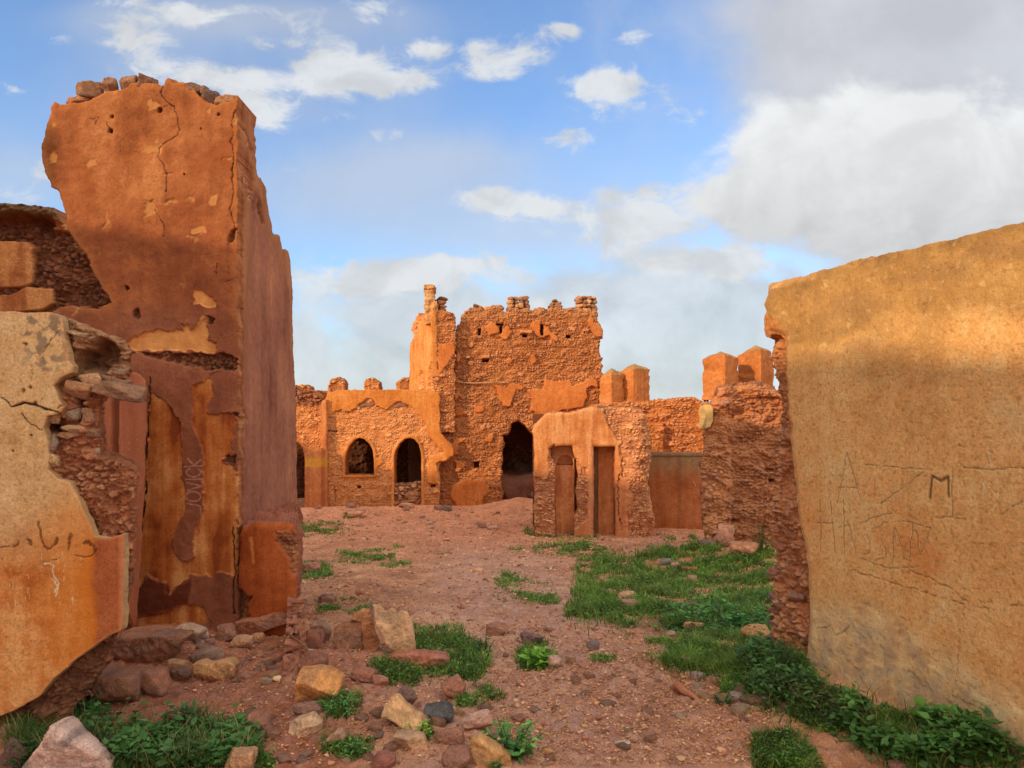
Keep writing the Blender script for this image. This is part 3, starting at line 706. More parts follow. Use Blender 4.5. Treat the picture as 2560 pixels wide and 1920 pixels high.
def cream_core(S):
    u, z = S.u, S.z
    S.h, S.col = rubble(u, z, 46, .05, .034, .028, [A(104, 54, 32, 1.35), A(130, 72, 44, 1.35), A(150, 92, 60, 1.35)], [A(146, 90, 58, 1.4), A(180, 122, 82, 1.4), A(124, 76, 56, 1.4)], .66)
    S.h += .03 * fbm(u * 7, z * 7, 55, 5)
    up = sstep(1.75, 1.95, z); S.paint(up * .75, ramp(.5 + .7 * fbm(u * 14, z * 22, 9, 4), [A(112, 78, 50, 1.35), A(150, 110, 74, 1.35), A(170, 132, 92, 1.35)]))
    S.h += up * .03 * fbm(u * 5, z * 14, 3, 4)
    d = S.dist(Z11((600, 560), (615, 480), (650, 435), (740, 425), (760, 385), (830, 345), (900, 345), (960, 380), (980, 450), (960, 540), (900, 600), (860, 660), (830, 690), (760, 640), (680, 625), (640, 660), (600, 640)), .015, 10, 3)
    m = 1 - sstep(-.04, .004, d); S.h -= .13 * m; S.paint(m * .8, ramp(.5 + .6 * fbm(u * 12, z * 9, 19, 4), [A(74, 42, 26, 1.4), A(112, 70, 46, 1.4)]))
    for q in (Z11((640, 840), (700, 850), (700, 930), (690, 1050), (640, 1060), (655, 960)), Z11((380, 1070), (470, 1060), (500, 1110), (470, 1140), (420, 1120), (365, 1110))):
        d = S.dist(q, .008, 10, 4); m = 1 - sstep(-.012, .004, d); S.h -= .12 * m; S.paint(m * .6, A(40, 22, 14, 1))
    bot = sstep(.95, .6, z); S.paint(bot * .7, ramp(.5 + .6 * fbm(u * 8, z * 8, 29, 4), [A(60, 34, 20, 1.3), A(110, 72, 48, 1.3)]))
core_out = [(-560, 790), (100, 790), (152, 790), (172, 797), (195, 806), (224, 811), (245, 822), (262, 834), (285, 838), (302, 846), (312, 858), (317, 882), (311, 900), (314, 922), (312, 945), (290, 950), (258, 985), (250, 1010), (243, 1040), (246, 1065), (247, 1090), (252, 1138), (270, 1148), (297, 1154), (318, 1165), (330, 1178), (336, 1194), (334, 1282), (333, 1356), (326, 1440), (318, 1537), (296, 1590), (285, 1640), (250, 1690), (190, 1760), (150, 1860), (120, 1960), (-560, 1960)]
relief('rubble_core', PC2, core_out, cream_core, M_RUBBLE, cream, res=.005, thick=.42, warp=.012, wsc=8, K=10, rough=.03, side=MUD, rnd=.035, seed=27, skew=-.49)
TAN, GRY = A(176, 128, 86, 1.4), A(140, 112, 90, 1.4)
for (x0, x1, y0, y1, c, rot, Y) in ((480, 748, 688, 862, A(172, 118, 76, 1.4), (0, .28, .1), 3.92), (655, 860, 622, 780, A(190, 140, 96, 1.4), (0, .5, -.1), 3.95), (735, 1155, 690, 882, A(138, 96, 66, 1.4), (0, .16, .05), 3.93), (830, 1060, 640, 760, A(150, 106, 76, 1.4), (0, .35, .1), 3.98),
                                    (535, 662, 925, 1040, A(152, 126, 100, 1.3), (0, .1, .4), 3.95), (678, 778, 925, 1055, A(150, 104, 66, 1.4), (0, -.1, .2), 3.96), (378, 492, 945, 1062, A(160, 116, 74, 1.4), (0, .1, .3), 3.93), (485, 692, 1068, 1150, A(176, 134, 92, 1.4), (0, .05, .2), 3.94),
                                    (402, 482, 1142, 1292, A(140, 116, 92, 1.3), (0, .15, .2), 3.93), (403, 482, 1312, 1422, A(206, 164, 112, 1.4), (0, 0, .1), 3.92), (690, 822, 1075, 1180, A(132, 92, 62, 1.4), (0, .1, 0), 3.97), (470, 645, 1130, 1192, A(150, 102, 64, 1.4), (0, 0, .1), 3.94),
                                    (540, 745, 275, 350, A(170, 130, 88, 1.4), (0, .08, .1), 3.94), (620, 750, 330, 400, A(160, 118, 78, 1.4), (0, .0, .1), 3.95), (930, 1035, 595, 665, A(150, 120, 90, 1.3), (0, .3, 0), 3.97), (700, 830, 850, 925, A(124, 84, 58, 1.4), (0, .1, 0), 3.98),
                                    (800, 866, 1560, 1610, A(186, 122, 76, 1.4), (0, .2, 0), 3.93), (1060, 1106, 1588, 1625, A(176, 118, 76, 1.4), (0, 0, 0), 3.94), (790, 822, 1262, 1318, A(176, 138, 108, 1.4), (0, .2, 0), 3.94), (560, 610, 1485, 1520, A(170, 106, 66, 1.4), (0, .2, 0), 3.94)):
    (a, b), (e, f) = Z11((x0, y0), (x1, y1))
    rock_at(None, (a + e) / 2, f, e - a, f - b, c, rot=rot, name='wall_stone', Y=Y, sink=0, parent=cream, planes=8, sharp=18)

# ================================================================ big plastered wall on the right
PR = Plane((1.8, 4.6), (-.368, 1), (-.9385, -.3454))
right = thing('plastered_wall', 'large yellow ochre plastered wall scratched with graffiti, ragged at its far end, on the right', 'ruined wall', (2.2, 4.0, 0))
def right_front(S):
    u, z = S.u, S.z
    S.col = plaster_col(u, z, [A(182, 128, 70, KS), A(199, 145, 84, KS), A(212, 164, 106, KS)], 3, .16, .7, .55, 2.0)
    S.col = lerp(S.col, A(206, 158, 100, KS), sstep(.0, .5, fbm(u * 12, z * 10, 91, 5)) * .35)
    up = sstep(1.85, 2.25, z + .2 * fbm(u * 2, z * 3, 4, 3)); S.paint(up * .8, ramp(.5 + .6 * fbm(u * 2.2, z * 4, 8, 5) + .3 * fbm(u * 14, z * 14, 9, 4), [A(126, 92, 54, 1.0), A(164, 120, 64, 1.0), A(188, 142, 80, 1.0)]))  # upper band toned down to offset the strong sun on it
    rain = sstep(.15, .5, fbm(u * 7, z * .35, 93, 4)) * sstep(1.5, 2.3, z); S.paint(rain * .2, A(140, 104, 62, 1.15))
    chip = sstep(.5, .6, fbm(u * 11, z * 13, 95, 4)); S.h -= .005 * chip; S.paint(chip * .3, A(214, 168, 112, KS))
    straw = sstep(.42, .55, fbm(u * 60, z * 22, 96, 2)); S.paint(straw * .1, A(222, 182, 122, KS))
    red = sstep(.0, .45, fbm(u * 1.6 + 4, z * 1.2, 13, 4)) * sstep(.1, .4, z) * sstep(1.5, 1.0, z); S.paint(red * .5, A(182, 98, 38, KS))
    drip = sstep(.1, .5, fbm(u * 9, z * .9, 17, 4)) * sstep(.2, .5, z) * sstep(1.3, .8, z); S.paint(drip * .18, A(182, 104, 46, KS))
    top = sstep(-.16, -.0, S.s) * sstep(2.0, 2.25, z); S.paint(top * .55 * (.5 + .6 * fbm(u * 12, z * 12, 21, 3)), A(116, 88, 52, 1.1))
    gr = sstep(-.05, .35, fbm(u * 1.3 - 2, z * 3.4, 23, 4)) * sstep(1.9, 2.1, z); S.paint(gr * .4, A(138, 100, 66, 1.1))
    # eroded pale foot with grey
    bz = .44 + .22 * fbm(u * 1.6, z * .5, 26, 3) + .35 * np.exp(-((u + .35) / .4) ** 2) * .6
    pf = sstep(bz + .06, bz - .05, z + .05 * fbm(u * 6, z * 6, 27, 4)); S.paint(pf * .85, ramp(.5 + .8 * fbm(u * 7, z * 7, 28, 4), [A(176, 134, 88, KS), A(204, 162, 106, KS), A(214, 178, 124, KS)]))
    gy = sstep(bz + .02, bz - .2, z + .1 * fbm(u * 5, z * 5, 29, 5)) * sstep(-.5, .6, fbm(u * 11, z * 11, 30, 6) + .1); S.paint(gy * .6, A(148, 122, 98, KS))
    pk = sstep(.22, .05, z + .04 * fbm(u * 7, z * 7, 33, 3)); S.paint(pk * .6, A(160, 104, 66, KS))
    S.h = (.010 * fbm(u * 1.5, z * 1.5, 5, 4) + .0015 * fbm(u * 34, z * 34, 6, 4)).astype(F32)
    S.h -= .006 * pf * sstep(.0, .3, fbm(u * 6, z * 6, 37, 4))
    sp = sstep(.35, .5, fbm(u * 45, z * 45, 18, 3)); S.paint(sp * .3, A(118, 74, 36, 1.3)); S.h -= .002 * sp
    pit = sstep(.5, .65, fbm(u * 24, z * 24, 19, 3)); S.paint(pit * .2, A(224, 180, 120, 1.3))
    ed = sstep(-.05, 0, S.s) * sstep(S.pl.hit(2080, 1200)[0], S.pl.hit(2000, 1200)[0], u); S.h -= .02 * ed; S.paint(ed * .35, A(196, 138, 84, KS))
    # orange rough strip at the broken upper end
    d = S.dist([(1900, 770), (1950, 800), (1968, 845), (1962, 880), (1970, 960), (1990, 1080), (1960, 1100), (1900, 900)], .03, 8, 9); m = 1 - sstep(-.04, .02, d)
    S.paint(m * .6, A(176, 104, 54, 1.2)); S.h += m * .02 * fbm(u * 14, z * 14, 41, 4)
    DK = A(84, 58, 34, 1.2); LT = A(226, 186, 132, 1.45)
    # graffiti
    S.stroke([Z12((1275, 490), (1300, 275), (1385, 325), (1455, 280), (1465, 480))], .0085, A(104, 74, 44, 1.2), .95, .004, .006, rough=.15)
    S.stroke([Z12((1555, 300), (1560, 520), (1690, 525), (1690, 300), (1555, 300))], .0045, LT, .5, .004, rough=.6)
    S.stroke([Z12((1800, 510), (1815, 320), (1960, 500), (1950, 315)), Z12((1830, 320), (1825, 520))], .0035, LT, .75, .004)
    S.stroke([Z12((265, 215), (262, 700)), Z12((510, 380), (515, 980)), Z12((1720, 330), (1740, 780)), Z12((1040, 260), (1040, 620)), Z12((280, 470), (540, 490), (640, 530), (850, 580)), Z12((640, 560), (850, 575)), Z12((1040, 210), (1250, 225), (1480, 250))], .009, A(214, 176, 122, 1.4), .38, .004, rough=.7)
    S.stroke([Z12((640, 500), (740, 225), (830, 510)), Z12((890, 20), (920, 190)), Z12((700, 60), (760, 160)), Z12((1850, 0), (1890, 180)), Z12((1840, 670), (1960, 540)), Z12((1050, 620), (1130, 540), (1300, 560))], .003, LT, .6, .003)
    DKL = [Z12((360, 540), (405, 380), (475, 40), (530, 260), (605, 520)), Z12((380, 380), (560, 400)), Z12((195, 510), (205, 1040)), Z12((300, 520), (345, 1050)), Z12((430, 500), (432, 1060)), Z12((480, 740), (545, 1040)), Z12((160, 745), (330, 740)), Z12((370, 790), (490, 765)),
              Z12((670, 870), (690, 940), (680, 1040), (620, 1050)), Z12((790, 900), (845, 1000), (840, 1090), (740, 1110)), Z12((920, 780), (910, 1130)), Z12((930, 780), (1000, 980), (1030, 1110)), Z12((1105, 750), (1075, 1090)), Z12((1130, 810), (1185, 1060), (1280, 800)),
              Z12((600, 1090), (760, 1150), (880, 1185), (1040, 1190), (1180, 1160)), Z12((640, 165), (800, 178), (940, 190), (1200, 205)), Z12((1215, 240), (1010, 390), (800, 550)), Z12((1500, 200), (1500, 690), (1640, 700)), Z12((1330, 680), (1500, 680)), Z12((1600, 190), (1880, 215), (2100, 190), (2200, 200)),
              Z12((590, 750), (700, 690), (900, 640)), Z12((1980, 650), (2100, 580), (2200, 520)), Z12((960, 720), (1100, 740), (1290, 790)), Z12((710, 800), (860, 730))]
    S.stroke(DKL, .009, A(216, 174, 120, 1.42), .3, .007, rough=.8, seed=9)
    S.stroke(DKL, .0036, DK, .7, .007, .004, rough=.5)
    CR = (.10, .05, .022)
    S.crack(Z12((470, 1210), (700, 1260), (920, 1340), (1150, 1400), (1500, 1520), (1900, 1600)), .003, .006, CR, k=.5); S.crack(Z12((1050, 1200), (1250, 1280), (1450, 1370), (1640, 1500), (1900, 1530), (2220, 1580)), .003, .006, CR, k=.5)
    S.crack(Z12((0, 350), (60, 365), (180, 320)), .002, .004, CR, k=.4); S.crack(Z12((1720, 940), (1850, 970), (1930, 940)), .002, .004, CR, k=.4); S.crack([(2405, 1505), (2400, 1580), (2390, 1700), (2375, 1750)], .002, .004, CR, k=.4)
    S.crack([(2040, 1570), (2075, 1565), (2090, 1590), (2120, 1570)], .003, .006, CR, k=.4); S.crack([(2320, 1760), (2400, 1795), (2480, 1830)], .002, .004, CR, k=.4)
right_out = [(1914, 711), (1930, 707), (1950, 702), (1981, 694), (2060, 674), (2110, 662), (2118, 656), (2174, 644), (2250, 628), (2319, 612), (2400, 593), (2470, 574), (2530, 562), (2560, 554), (2700, 520), (2900, 472), (3300, 375), (3300, 2500), (2900, 2200), (2560, 1990), (2480, 1950), (2300, 1860), (2020, 1745), (2006, 1700), (2014, 1600), (2018, 1520), (2015, 1420), (2006, 1350), (1990, 1300), (1985, 1220), (1972, 1120), (1965, 1040), (1961, 960), (1958, 900), (1955, 850), (1945, 838), (1925, 835), (1918, 846), (1906, 838), (1903, 800), (1908, 775), (1904, 760), (1912, 735)]
relief('plaster_face', PR, right_out, right_front, M_PLASTER, right, res=.0056, thick=.12, warp=.012, wsc=9, K=5, rough=.03, side=[A(130, 84, 46, 1.3), A(176, 120, 70, 1.3)], seed=31)
PR2 = Plane((1.8 + .9385 * .07, 4.6 + .3454 * .07), (-.368, 1), (-.9385, -.3454))
def right_core(S):
    u, z = S.u, S.z
    S.h, S.col = rubble(u, z, 56, .065, .042, .04, [A(144, 86, 50, 1.35), A(166, 102, 62, 1.35), A(184, 120, 76, 1.35)], [A(176, 118, 76, 1.4), A(156, 112, 82, 1.4), A(190, 132, 88, 1.4), A(146, 112, 92, 1.35)], .6)
    up = sstep(1.6, 1.9, z); S.paint(up * .5, A(176, 112, 64, 1.15))
core2 = [(1915, 790), (1923, 830), (1927, 900), (1942, 960), (1950, 1040), (1954, 1120), (1946, 1200), (1936, 1260), (1934, 1330), (1942, 1390), (1932, 1425), (1938, 1480), (1930, 1530), (1934, 1600), (1940, 1640), (1965, 1690), (2000, 1780), (2080, 1800), (2110, 900), (2110, 760)]
relief('rubble_core', PR2, core2, right_core, M_RUBBLE, right, res=.007, thick=.45, warp=.022, wsc=8, K=12, rough=.07, side=MUD, rnd=.05, seed=33)
for (px, py, w, h, c) in ((1958, 1425, 30, 16, A(140, 108, 92, 1.35)), (1972, 1402, 22, 26, A(136, 104, 86, 1.35)), (1946, 1440, 44, 18, A(150, 98, 74, 1.35)), (1985, 1472, 22, 20, A(176, 110, 70, 1.4)), (1948, 1520, 34, 34, A(140, 104, 84, 1.35)), (1945, 1540, 38, 14, A(130, 80, 64, 1.3)), (2000, 1505, 40, 22, A(146, 100, 78, 1.35)),
                          (1944, 1575, 34, 18, A(128, 88, 76, 1.3)), (1950, 1455, 40, 20, A(176, 112, 72, 1.3)), (1960, 1380, 40, 22, A(160, 96, 62, 1.3)), (1985, 1350, 30, 20, A(170, 104, 66, 1.3)), (1946, 1610, 40, 20, A(136, 92, 74, 1.3)), (1975, 1630, 40, 18, A(142, 106, 86, 1.35)), (1990, 1560, 26, 18, A(150, 94, 66, 1.3)), (1962, 1310, 30, 18, A(140, 84, 58, 1.3))):
    t = PR2.hit(px, py); p = PR2.pos(np.array([t[0]]), np.array([t[1]]), .02)[0]
    rock_at(None, px, py, w, h, c, name='wall_stone', Y=float(p[1]), sink=0, parent=right, planes=8, sharp=18, depth=.07, rot=(0, RNG.uniform(-.2, .2), RNG.uniform(0, 1)), sub=3)
# ================================================================ keep (centre)
PT = Plane((0, 19.55), (1, .05))
keep = thing('ruined_keep', 'square ruined rubble keep with flaking orange plaster and jagged stone top, centre of the ruins', 'keep', (.6, 20.5, -.7))
def holes_dark(S, rects, dep=.25):
    for x0, y0, x1, y1 in rects:
        d = S.dist([(x0, y0), (x1, y0), (x1, y1), (x0, y1)], .01, 10, 5); m = 1 - sstep(-.012, .012, d); S.h -= dep * m; S.paint(m * .6, A(40, 22, 14, 1))
TOWER_P = [Z5((48, 510), (100, 460), (150, 475), (185, 520), (180, 570), (80, 580)), Z5((190, 590), (215, 540), (270, 510), (300, 545), (250, 610), (215, 620)), Z5((465, 500), (480, 470), (550, 450), (560, 580), (600, 600), (545, 605), (510, 570)),
           Z5((585, 490), (630, 510), (660, 560), (710, 600), (700, 640), (670, 625), (640, 590), (585, 590)), Z5((980, 450), (1010, 405), (1040, 430), (1050, 470), (1100, 480), (1130, 530), (1125, 590), (1090, 605), (1060, 590), (1030, 540)),
           Z5((240, 810), (280, 785), (320, 800), (290, 835), (250, 845)), Z5((460, 780), (480, 755), (515, 790), (515, 830), (480, 850), (460, 835)),
           Z5((440, 1090), (510, 1070), (580, 1080), (600, 975), (640, 1005), (720, 1005), (820, 1005), (850, 1040), (930, 1030), (990, 980), (1040, 970), (1080, 1010), (1085, 1060), (1010, 1060), (985, 1090), (985, 1170), (950, 1240), (700, 1290), (620, 1330), (540, 1340), (500, 1290), (470, 1280), (480, 1180)),
           Z5((120, 1050), (180, 1055), (240, 1075), (280, 1030), (360, 1020), (405, 1065), (380, 1090), (330, 1090), (315, 1150), (270, 1240), (215, 1245), (180, 1160), (150, 1080)),
           Z4((1530, 1120), (1555, 1100), (1588, 1130), (1570, 1175), (1540, 1185)), Z4((1525, 1260), (1600, 1255), (1635, 1290), (1600, 1330), (1560, 1335)), Z4((1725, 1242), (1803, 1240), (1800, 1290), (1728, 1288)), Z4((1548, 760), (1575, 760), (1600, 800), (1575, 835), (1550, 825)),
           Z6((1495, 860), (1500, 800), (1560, 750), (1640, 735), (1800, 735), (1845, 790), (1860, 850), (1800, 900), (1790, 970), (1700, 1010), (1560, 1015), (1530, 950)), Z6((1520, 380), (1560, 350), (1640, 350), (1600, 390), (1560, 420), (1550, 500), (1520, 510), (1500, 430)),
           Z6((1530, 560), (1640, 570), (1640, 610), (1560, 650)), Z6((1825, 340), (1880, 340), (1878, 388), (1830, 390)), Z6((1375, 565), (1405, 570), (1400, 640), (1378, 640))]
def keep_front(S):
    u, z = S.u, S.z
    S.h, S.col = rubble(u, z, 61, .07, .046, .05, TMUD, TSTONE, .45)
    dk = sstep(-.1, .4, fbm(u * .9, z * .9, 6, 4)); S.paint(dk * .3, A(120, 62, 30, 1.2))
    pl = plaster_col(u, z, TPLAS, 5, .3)
    for i, p in enumerate(TOWER_P): S.patch(p, .075, pl, .012, .05, 4, 3 + i)
    m = sstep(-.3, 0, -np.abs(z - S.pl.hit(1200, 955)[1]) ) * 0
    holes_dark(S, [(1206, 898, 1222, 905), (1306, 836, 1318, 843), (1415, 838, 1426, 845), (1351, 812, 1358, 838), (1240, 809, 1259, 814), (1249, 816, 1255, 832), (1185, 1154, 1198, 1170), (1195, 822, 1202, 838)])
    # lintel stones over the holes
    for x0, y0, x1, y1 in ((1203, 888, 1224, 896), (1164, 890, 1176, 897), (1300, 826, 1330, 834)):
        S.patch([(x0, y0), (x1, y0), (x1, y1), (x0, y1)], .1, A(196, 130, 80, 1.1), .01, .02, 8, 5)
    top = sstep(-.35, -.05, S.s) * sstep(3.2, 4.2, z); S.paint(top * .35, A(196, 140, 90, 1.1))
    for q in Z6((1640, 890), (1745, 945)), Z6((1750, 870), (1752, 885)): S.stroke([q], .012, A(90, 44, 22, 1), .6, .01)
    S.stroke([Z6((1735, 935), (1755, 925), (1755, 955), (1735, 960), (1735, 935))], .012, A(90, 44, 22, 1), .8)
door_hole = [(1256, 1262), (1257, 1225), (1252, 1200), (1256, 1160), (1255, 1130), (1261, 1108), (1256, 1092), (1268, 1086), (1274, 1068), (1282, 1057), (1298, 1052), (1312, 1062), (1322, 1072), (1333, 1088), (1345, 1100), (1345, 1262)]
keep_out = [(1060, 1320), (1060, 985), (1110, 960), (1137, 940), (1139, 832), (1143, 822), (1150, 800), (1157, 786), (1166, 778), (1176, 770), (1186, 774), (1200, 766), (1209, 776), (1222, 768), (1236, 764), (1250, 771), (1262, 780), (1275, 770), (1300, 776), (1322, 768), (1334, 777), (1350, 770), (1366, 779), (1380, 768), (1402, 766), (1416, 775), (1430, 770), (1442, 780), (1470, 772), (1491, 778), (1493, 790), (1499, 808), (1503, 815), (1506, 835), (1500, 850), (1499, 870), (1503, 910), (1507, 935), (1503, 1000), (1505, 1100), (1505, 1320)]
relief('front_wall', PT, keep_out, keep_front, M_FAR, keep, holes=[door_hole], res=.0125, thick=.55, warp=.06, wsc=4, hwarp=.05, rnd=.06, K=8, rough=.09, side=TMUD, seed=41)
# projecting turret at the left corner
PTF = Plane((0, 19.3), (1, .05))
def turret_front(S):
    u, z = S.u, S.z
    S.h, S.col = rubble(u, z, 64, .07, .046, .045, TMUD, TSTONE, .45)
    pl = plaster_col(u, z, TPLAS, 7, .3)
    S.patch(Z4((1385, 670), (1450, 665), (1530, 650), (1540, 740), (1480, 840), (1410, 935), (1388, 965), (1380, 800)), .06, pl, .012, .04, 5, 3)
    S.patch([(1060, 770), (1086, 770), (1090, 800), (1093, 860), (1097, 940), (1060, 950)], .06, plaster_col(u, z, [A(190, 110, 50), A(216, 136, 68)], 8, .6), .012, .04, 5, 4)
relief('turret_front', PTF, [(1080, 1080), (1081, 880), (1078, 800), (1083, 776), (1095, 779), (1110, 780), (1136, 784), (1138, 830), (1137, 960), (1136, 1080)], turret_front, M_FAR, keep, res=.0125, thick=.5, warp=.05, wsc=4, K=5, rough=.05, side=TMUD, seed=43)
c0 = PTF.hit(1081, 900); p0 = PTF.pos(np.array([c0[0]]), np.array([0.]), 0.)[0]
PTS = Plane((p0[0], p0[1]), (-.42, .907), (-.907, -.42))
def turret_side(S):
    u, z = S.u, S.z
    S.col = plaster_col(u, z, [A(196, 116, 52), A(220, 140, 70), A(228, 154, 86)], 9, .7); S.h = (.02 * fbm(u * 2, z * 2, 5, 4)).astype(F32)
    rh, rc = rubble(u, z, 66, .115, .075, .07, AMUD, ASTONE, .4)
    for p, sd in (([(1020, 782), (1052, 784), (1066, 784), (1062, 800), (1046, 806), (1044, 835), (1030, 850), (1020, 850)], 3), ([(1046, 990), (1046, 935), (1050, 928), (1058, 930), (1060, 980), (1066, 990), (1072, 930), (1078, 905), (1083, 915), (1083, 990)], 4)):
        d = S.dist(p, .1, 4, sd); m = 1 - sstep(-.02, .02, d); S.h = S.h * (1 - m) + (rh - .07) * m; S.paint(m, rc)
relief('turret_side', PTS, [(1081, 1080), (1081, 776), (1070, 784), (1062, 787), (1054, 785), (1044, 784), (1036, 792), (1031, 806), (1027, 826), (1026, 850), (1025, 870), (1023, 990), (1023, 1080)], turret_side, M_FAR, keep, res=.016, thick=.4, warp=.05, wsc=4, K=5, rough=.05, side=TMUD, seed=45)
def chimney(S):
    S.col = plaster_col(S.u, S.z, [A(176, 116, 64), A(204, 146, 88), A(214, 160, 106)], 9, .3); S.h = (.05 * fbm(S.u * 6, S.z * 6, 5, 4)).astype(F32)
    m = 1 - sstep(-.01, .01, S.dist([(1055, 705), (1092, 705), (1092, 723), (1055, 723)], .02, 8, 3)); S.h += .05 * m
relief('corner_post', Plane((0, 19.42), (1, .05)), [(1062, 810), (1062, 724), (1059, 722), (1060, 714), (1068, 711), (1080, 711), (1087, 714), (1087, 724), (1084, 730), (1087, 740), (1088, 752), (1095, 762), (1098, 810)], chimney, M_FAR, keep, res=.012, thick=.5, warp=.035, wsc=5, K=5, rough=.06, side=TMUD, seed=47)
def stack(name, x0, x1, ytop, ybot, Y, n, seed, hgt=None, parent=None, cols=None):
    r = np.random.default_rng(seed); items = []
    cols = cols or [A(186, 124, 74, 1.1), A(160, 106, 66, 1.1), A(206, 150, 98, 1.1), A(140, 98, 70, 1.1)]
    rows = max(1, int(round((ybot - ytop) / 9)))
    for j in range(rows):
        f = (j + .5) / rows; y = ybot - (ybot - ytop) * f
        sh = (hgt(f) if hgt else 1.0); xa = x0 + (x1 - x0) * (1 - sh) * r.uniform(.2, .8); wv = (x1 - x0) * sh
        k = max(1, int(round(wv / 13)))
        for i in range(k):
            c = pxp(xa + wv * (i + .5) / k + r.uniform(-1, 1), y, Y) + np.array([0, r.uniform(0, .12), 0], F32)
            s = Y / FOC
            items.append((c, (wv / k * .58 * s * r.uniform(.85, 1.2), .16, (ybot - ytop) / rows * .6 * s * r.uniform(.85, 1.25)), (0, r.uniform(-.25, .25), r.uniform(0, .6)), cols[int(r.integers(len(cols)))], int(r.integers(1e6))))
    return stones_mesh(name, items, parent, M_FAR)
for x0, x1, a, b, sd, fn in ((1095, 1113, 745, 786, 1, None), (1180, 1206, 762, 777, 2, lambda f: 1 - .4 * f), (1207, 1217, 766, 776, 3, None), (1222, 1260, 762, 777, 4, lambda f: 1 - .5 * f), (1270, 1319, 742, 779, 5, None), (1343, 1364, 768, 778, 6, None),
                             (1368, 1408, 747, 780, 7, lambda f: 1 - .75 * f ** 1.2), (1440, 1490, 740, 780, 8, None), (1408, 1436, 770, 780, 9, None)):
    stack('merlon', x0, x1, a, b, 19.75, 0, 70 + sd, fn, keep)
V, Q = tube([pxp(x, y, 19.42) for x, y in ((1121, 956), (1140, 954), (1160, 957), (1185, 958), (1210, 957), (1230, 956), (1245, 955), (1256, 957), (1270, 955))], [.012, .02, .018, .02, .017, .016, .014, .016, .01])
add_obj('wooden_beam', mk_mesh('wooden_beam', V, Q, None, np.tile(A(176, 128, 90, 1.1), (len(V), 1))), M_WOOD, keep)
def dark_wall(S):
    S.h, S.col = rubble(S.u, S.z, 68, .12, .08, .06, [A(120, 60, 32, 1.1), A(140, 74, 42, 1.1)], TSTONE, .5)
    m = 1 - sstep(-.02, .02, S.dist([(1290, 1060), (1360, 1060), (1360, 1130), (1300, 1120), (1285, 1100)], .04, 5, 3)); S.paint(m, A(150, 74, 38, 1.1)); S.h = S.h * (1 - m)
relief('inner_wall', Plane((0, 22.4)), [(1200, 1300), (1200, 960), (1420, 960), (1420, 1300)], dark_wall, M_FAR, keep, holes=[[(1252, 1104), (1257, 1100), (1262, 1107), (1260, 1116), (1253, 1114)]], res=.03, thick=.4, K=2, rough=.02, seed=48)
slab('shade_slab', (-.9, 20.2, 1.75), (1.75, 22.9, 2.0), A(110, 60, 36, 1.1), keep); slab('inner_wall', (1.5, 20.15, -.8), (1.8, 22.3, 1.74), A(130, 66, 36, 1.1), keep); slab('inner_wall', (-.8, 20.15, -.8), (-.5, 22.3, 1.74), A(130, 66, 36, 1.1), keep)  # top slab added to close the room and keep the doorway dark
r_ = np.random.default_rng(5)
for k in range(14):
    x = r_.uniform(-.1, .9); y = r_.uniform(20.4, 22.0); s = r_.uniform(.12, .3)
    V, Fc = rock_shape(900 + k, 3); Vw = (V * np.array([s * 1.3, s, s * .6], F32)) @ rot_mat(r_.uniform(-.3, .3), r_.uniform(-.4, .4), r_.uniform(0, 3)).T + np.array([x, y, -.55 + .38 * (y - 20.2) + s * .2], F32)
    o = add_obj('fallen_stone', mk_mesh('fallen_stone', Vw - Vw.mean(0), None, Fc, rock_col(V, A(120, 80, 58, 1.3), k)), M_ROCK); o.location = Vector([float(v) for v in Vw.mean(0)])
    tag(o, 'grey brown fallen stone in the heap inside the dark broken doorway of the keep', 'rock', 'fallen stones inside the keep doorway')
gv, gf = rock_shape(777, 4, 10, 6, .1)
o = add_obj('rubble_heap', mk_mesh('rubble_heap', gv * np.array([1.0, 1.5, .8], F32), None, gf, rock_col(gv, A(130, 78, 52, 1.3), 3)), M_ROCK); o.location = (.45, 21.6, -.65); tag(o, 'sloping earth and rubble heap filling the dark doorway of the keep', 'rubble heap')

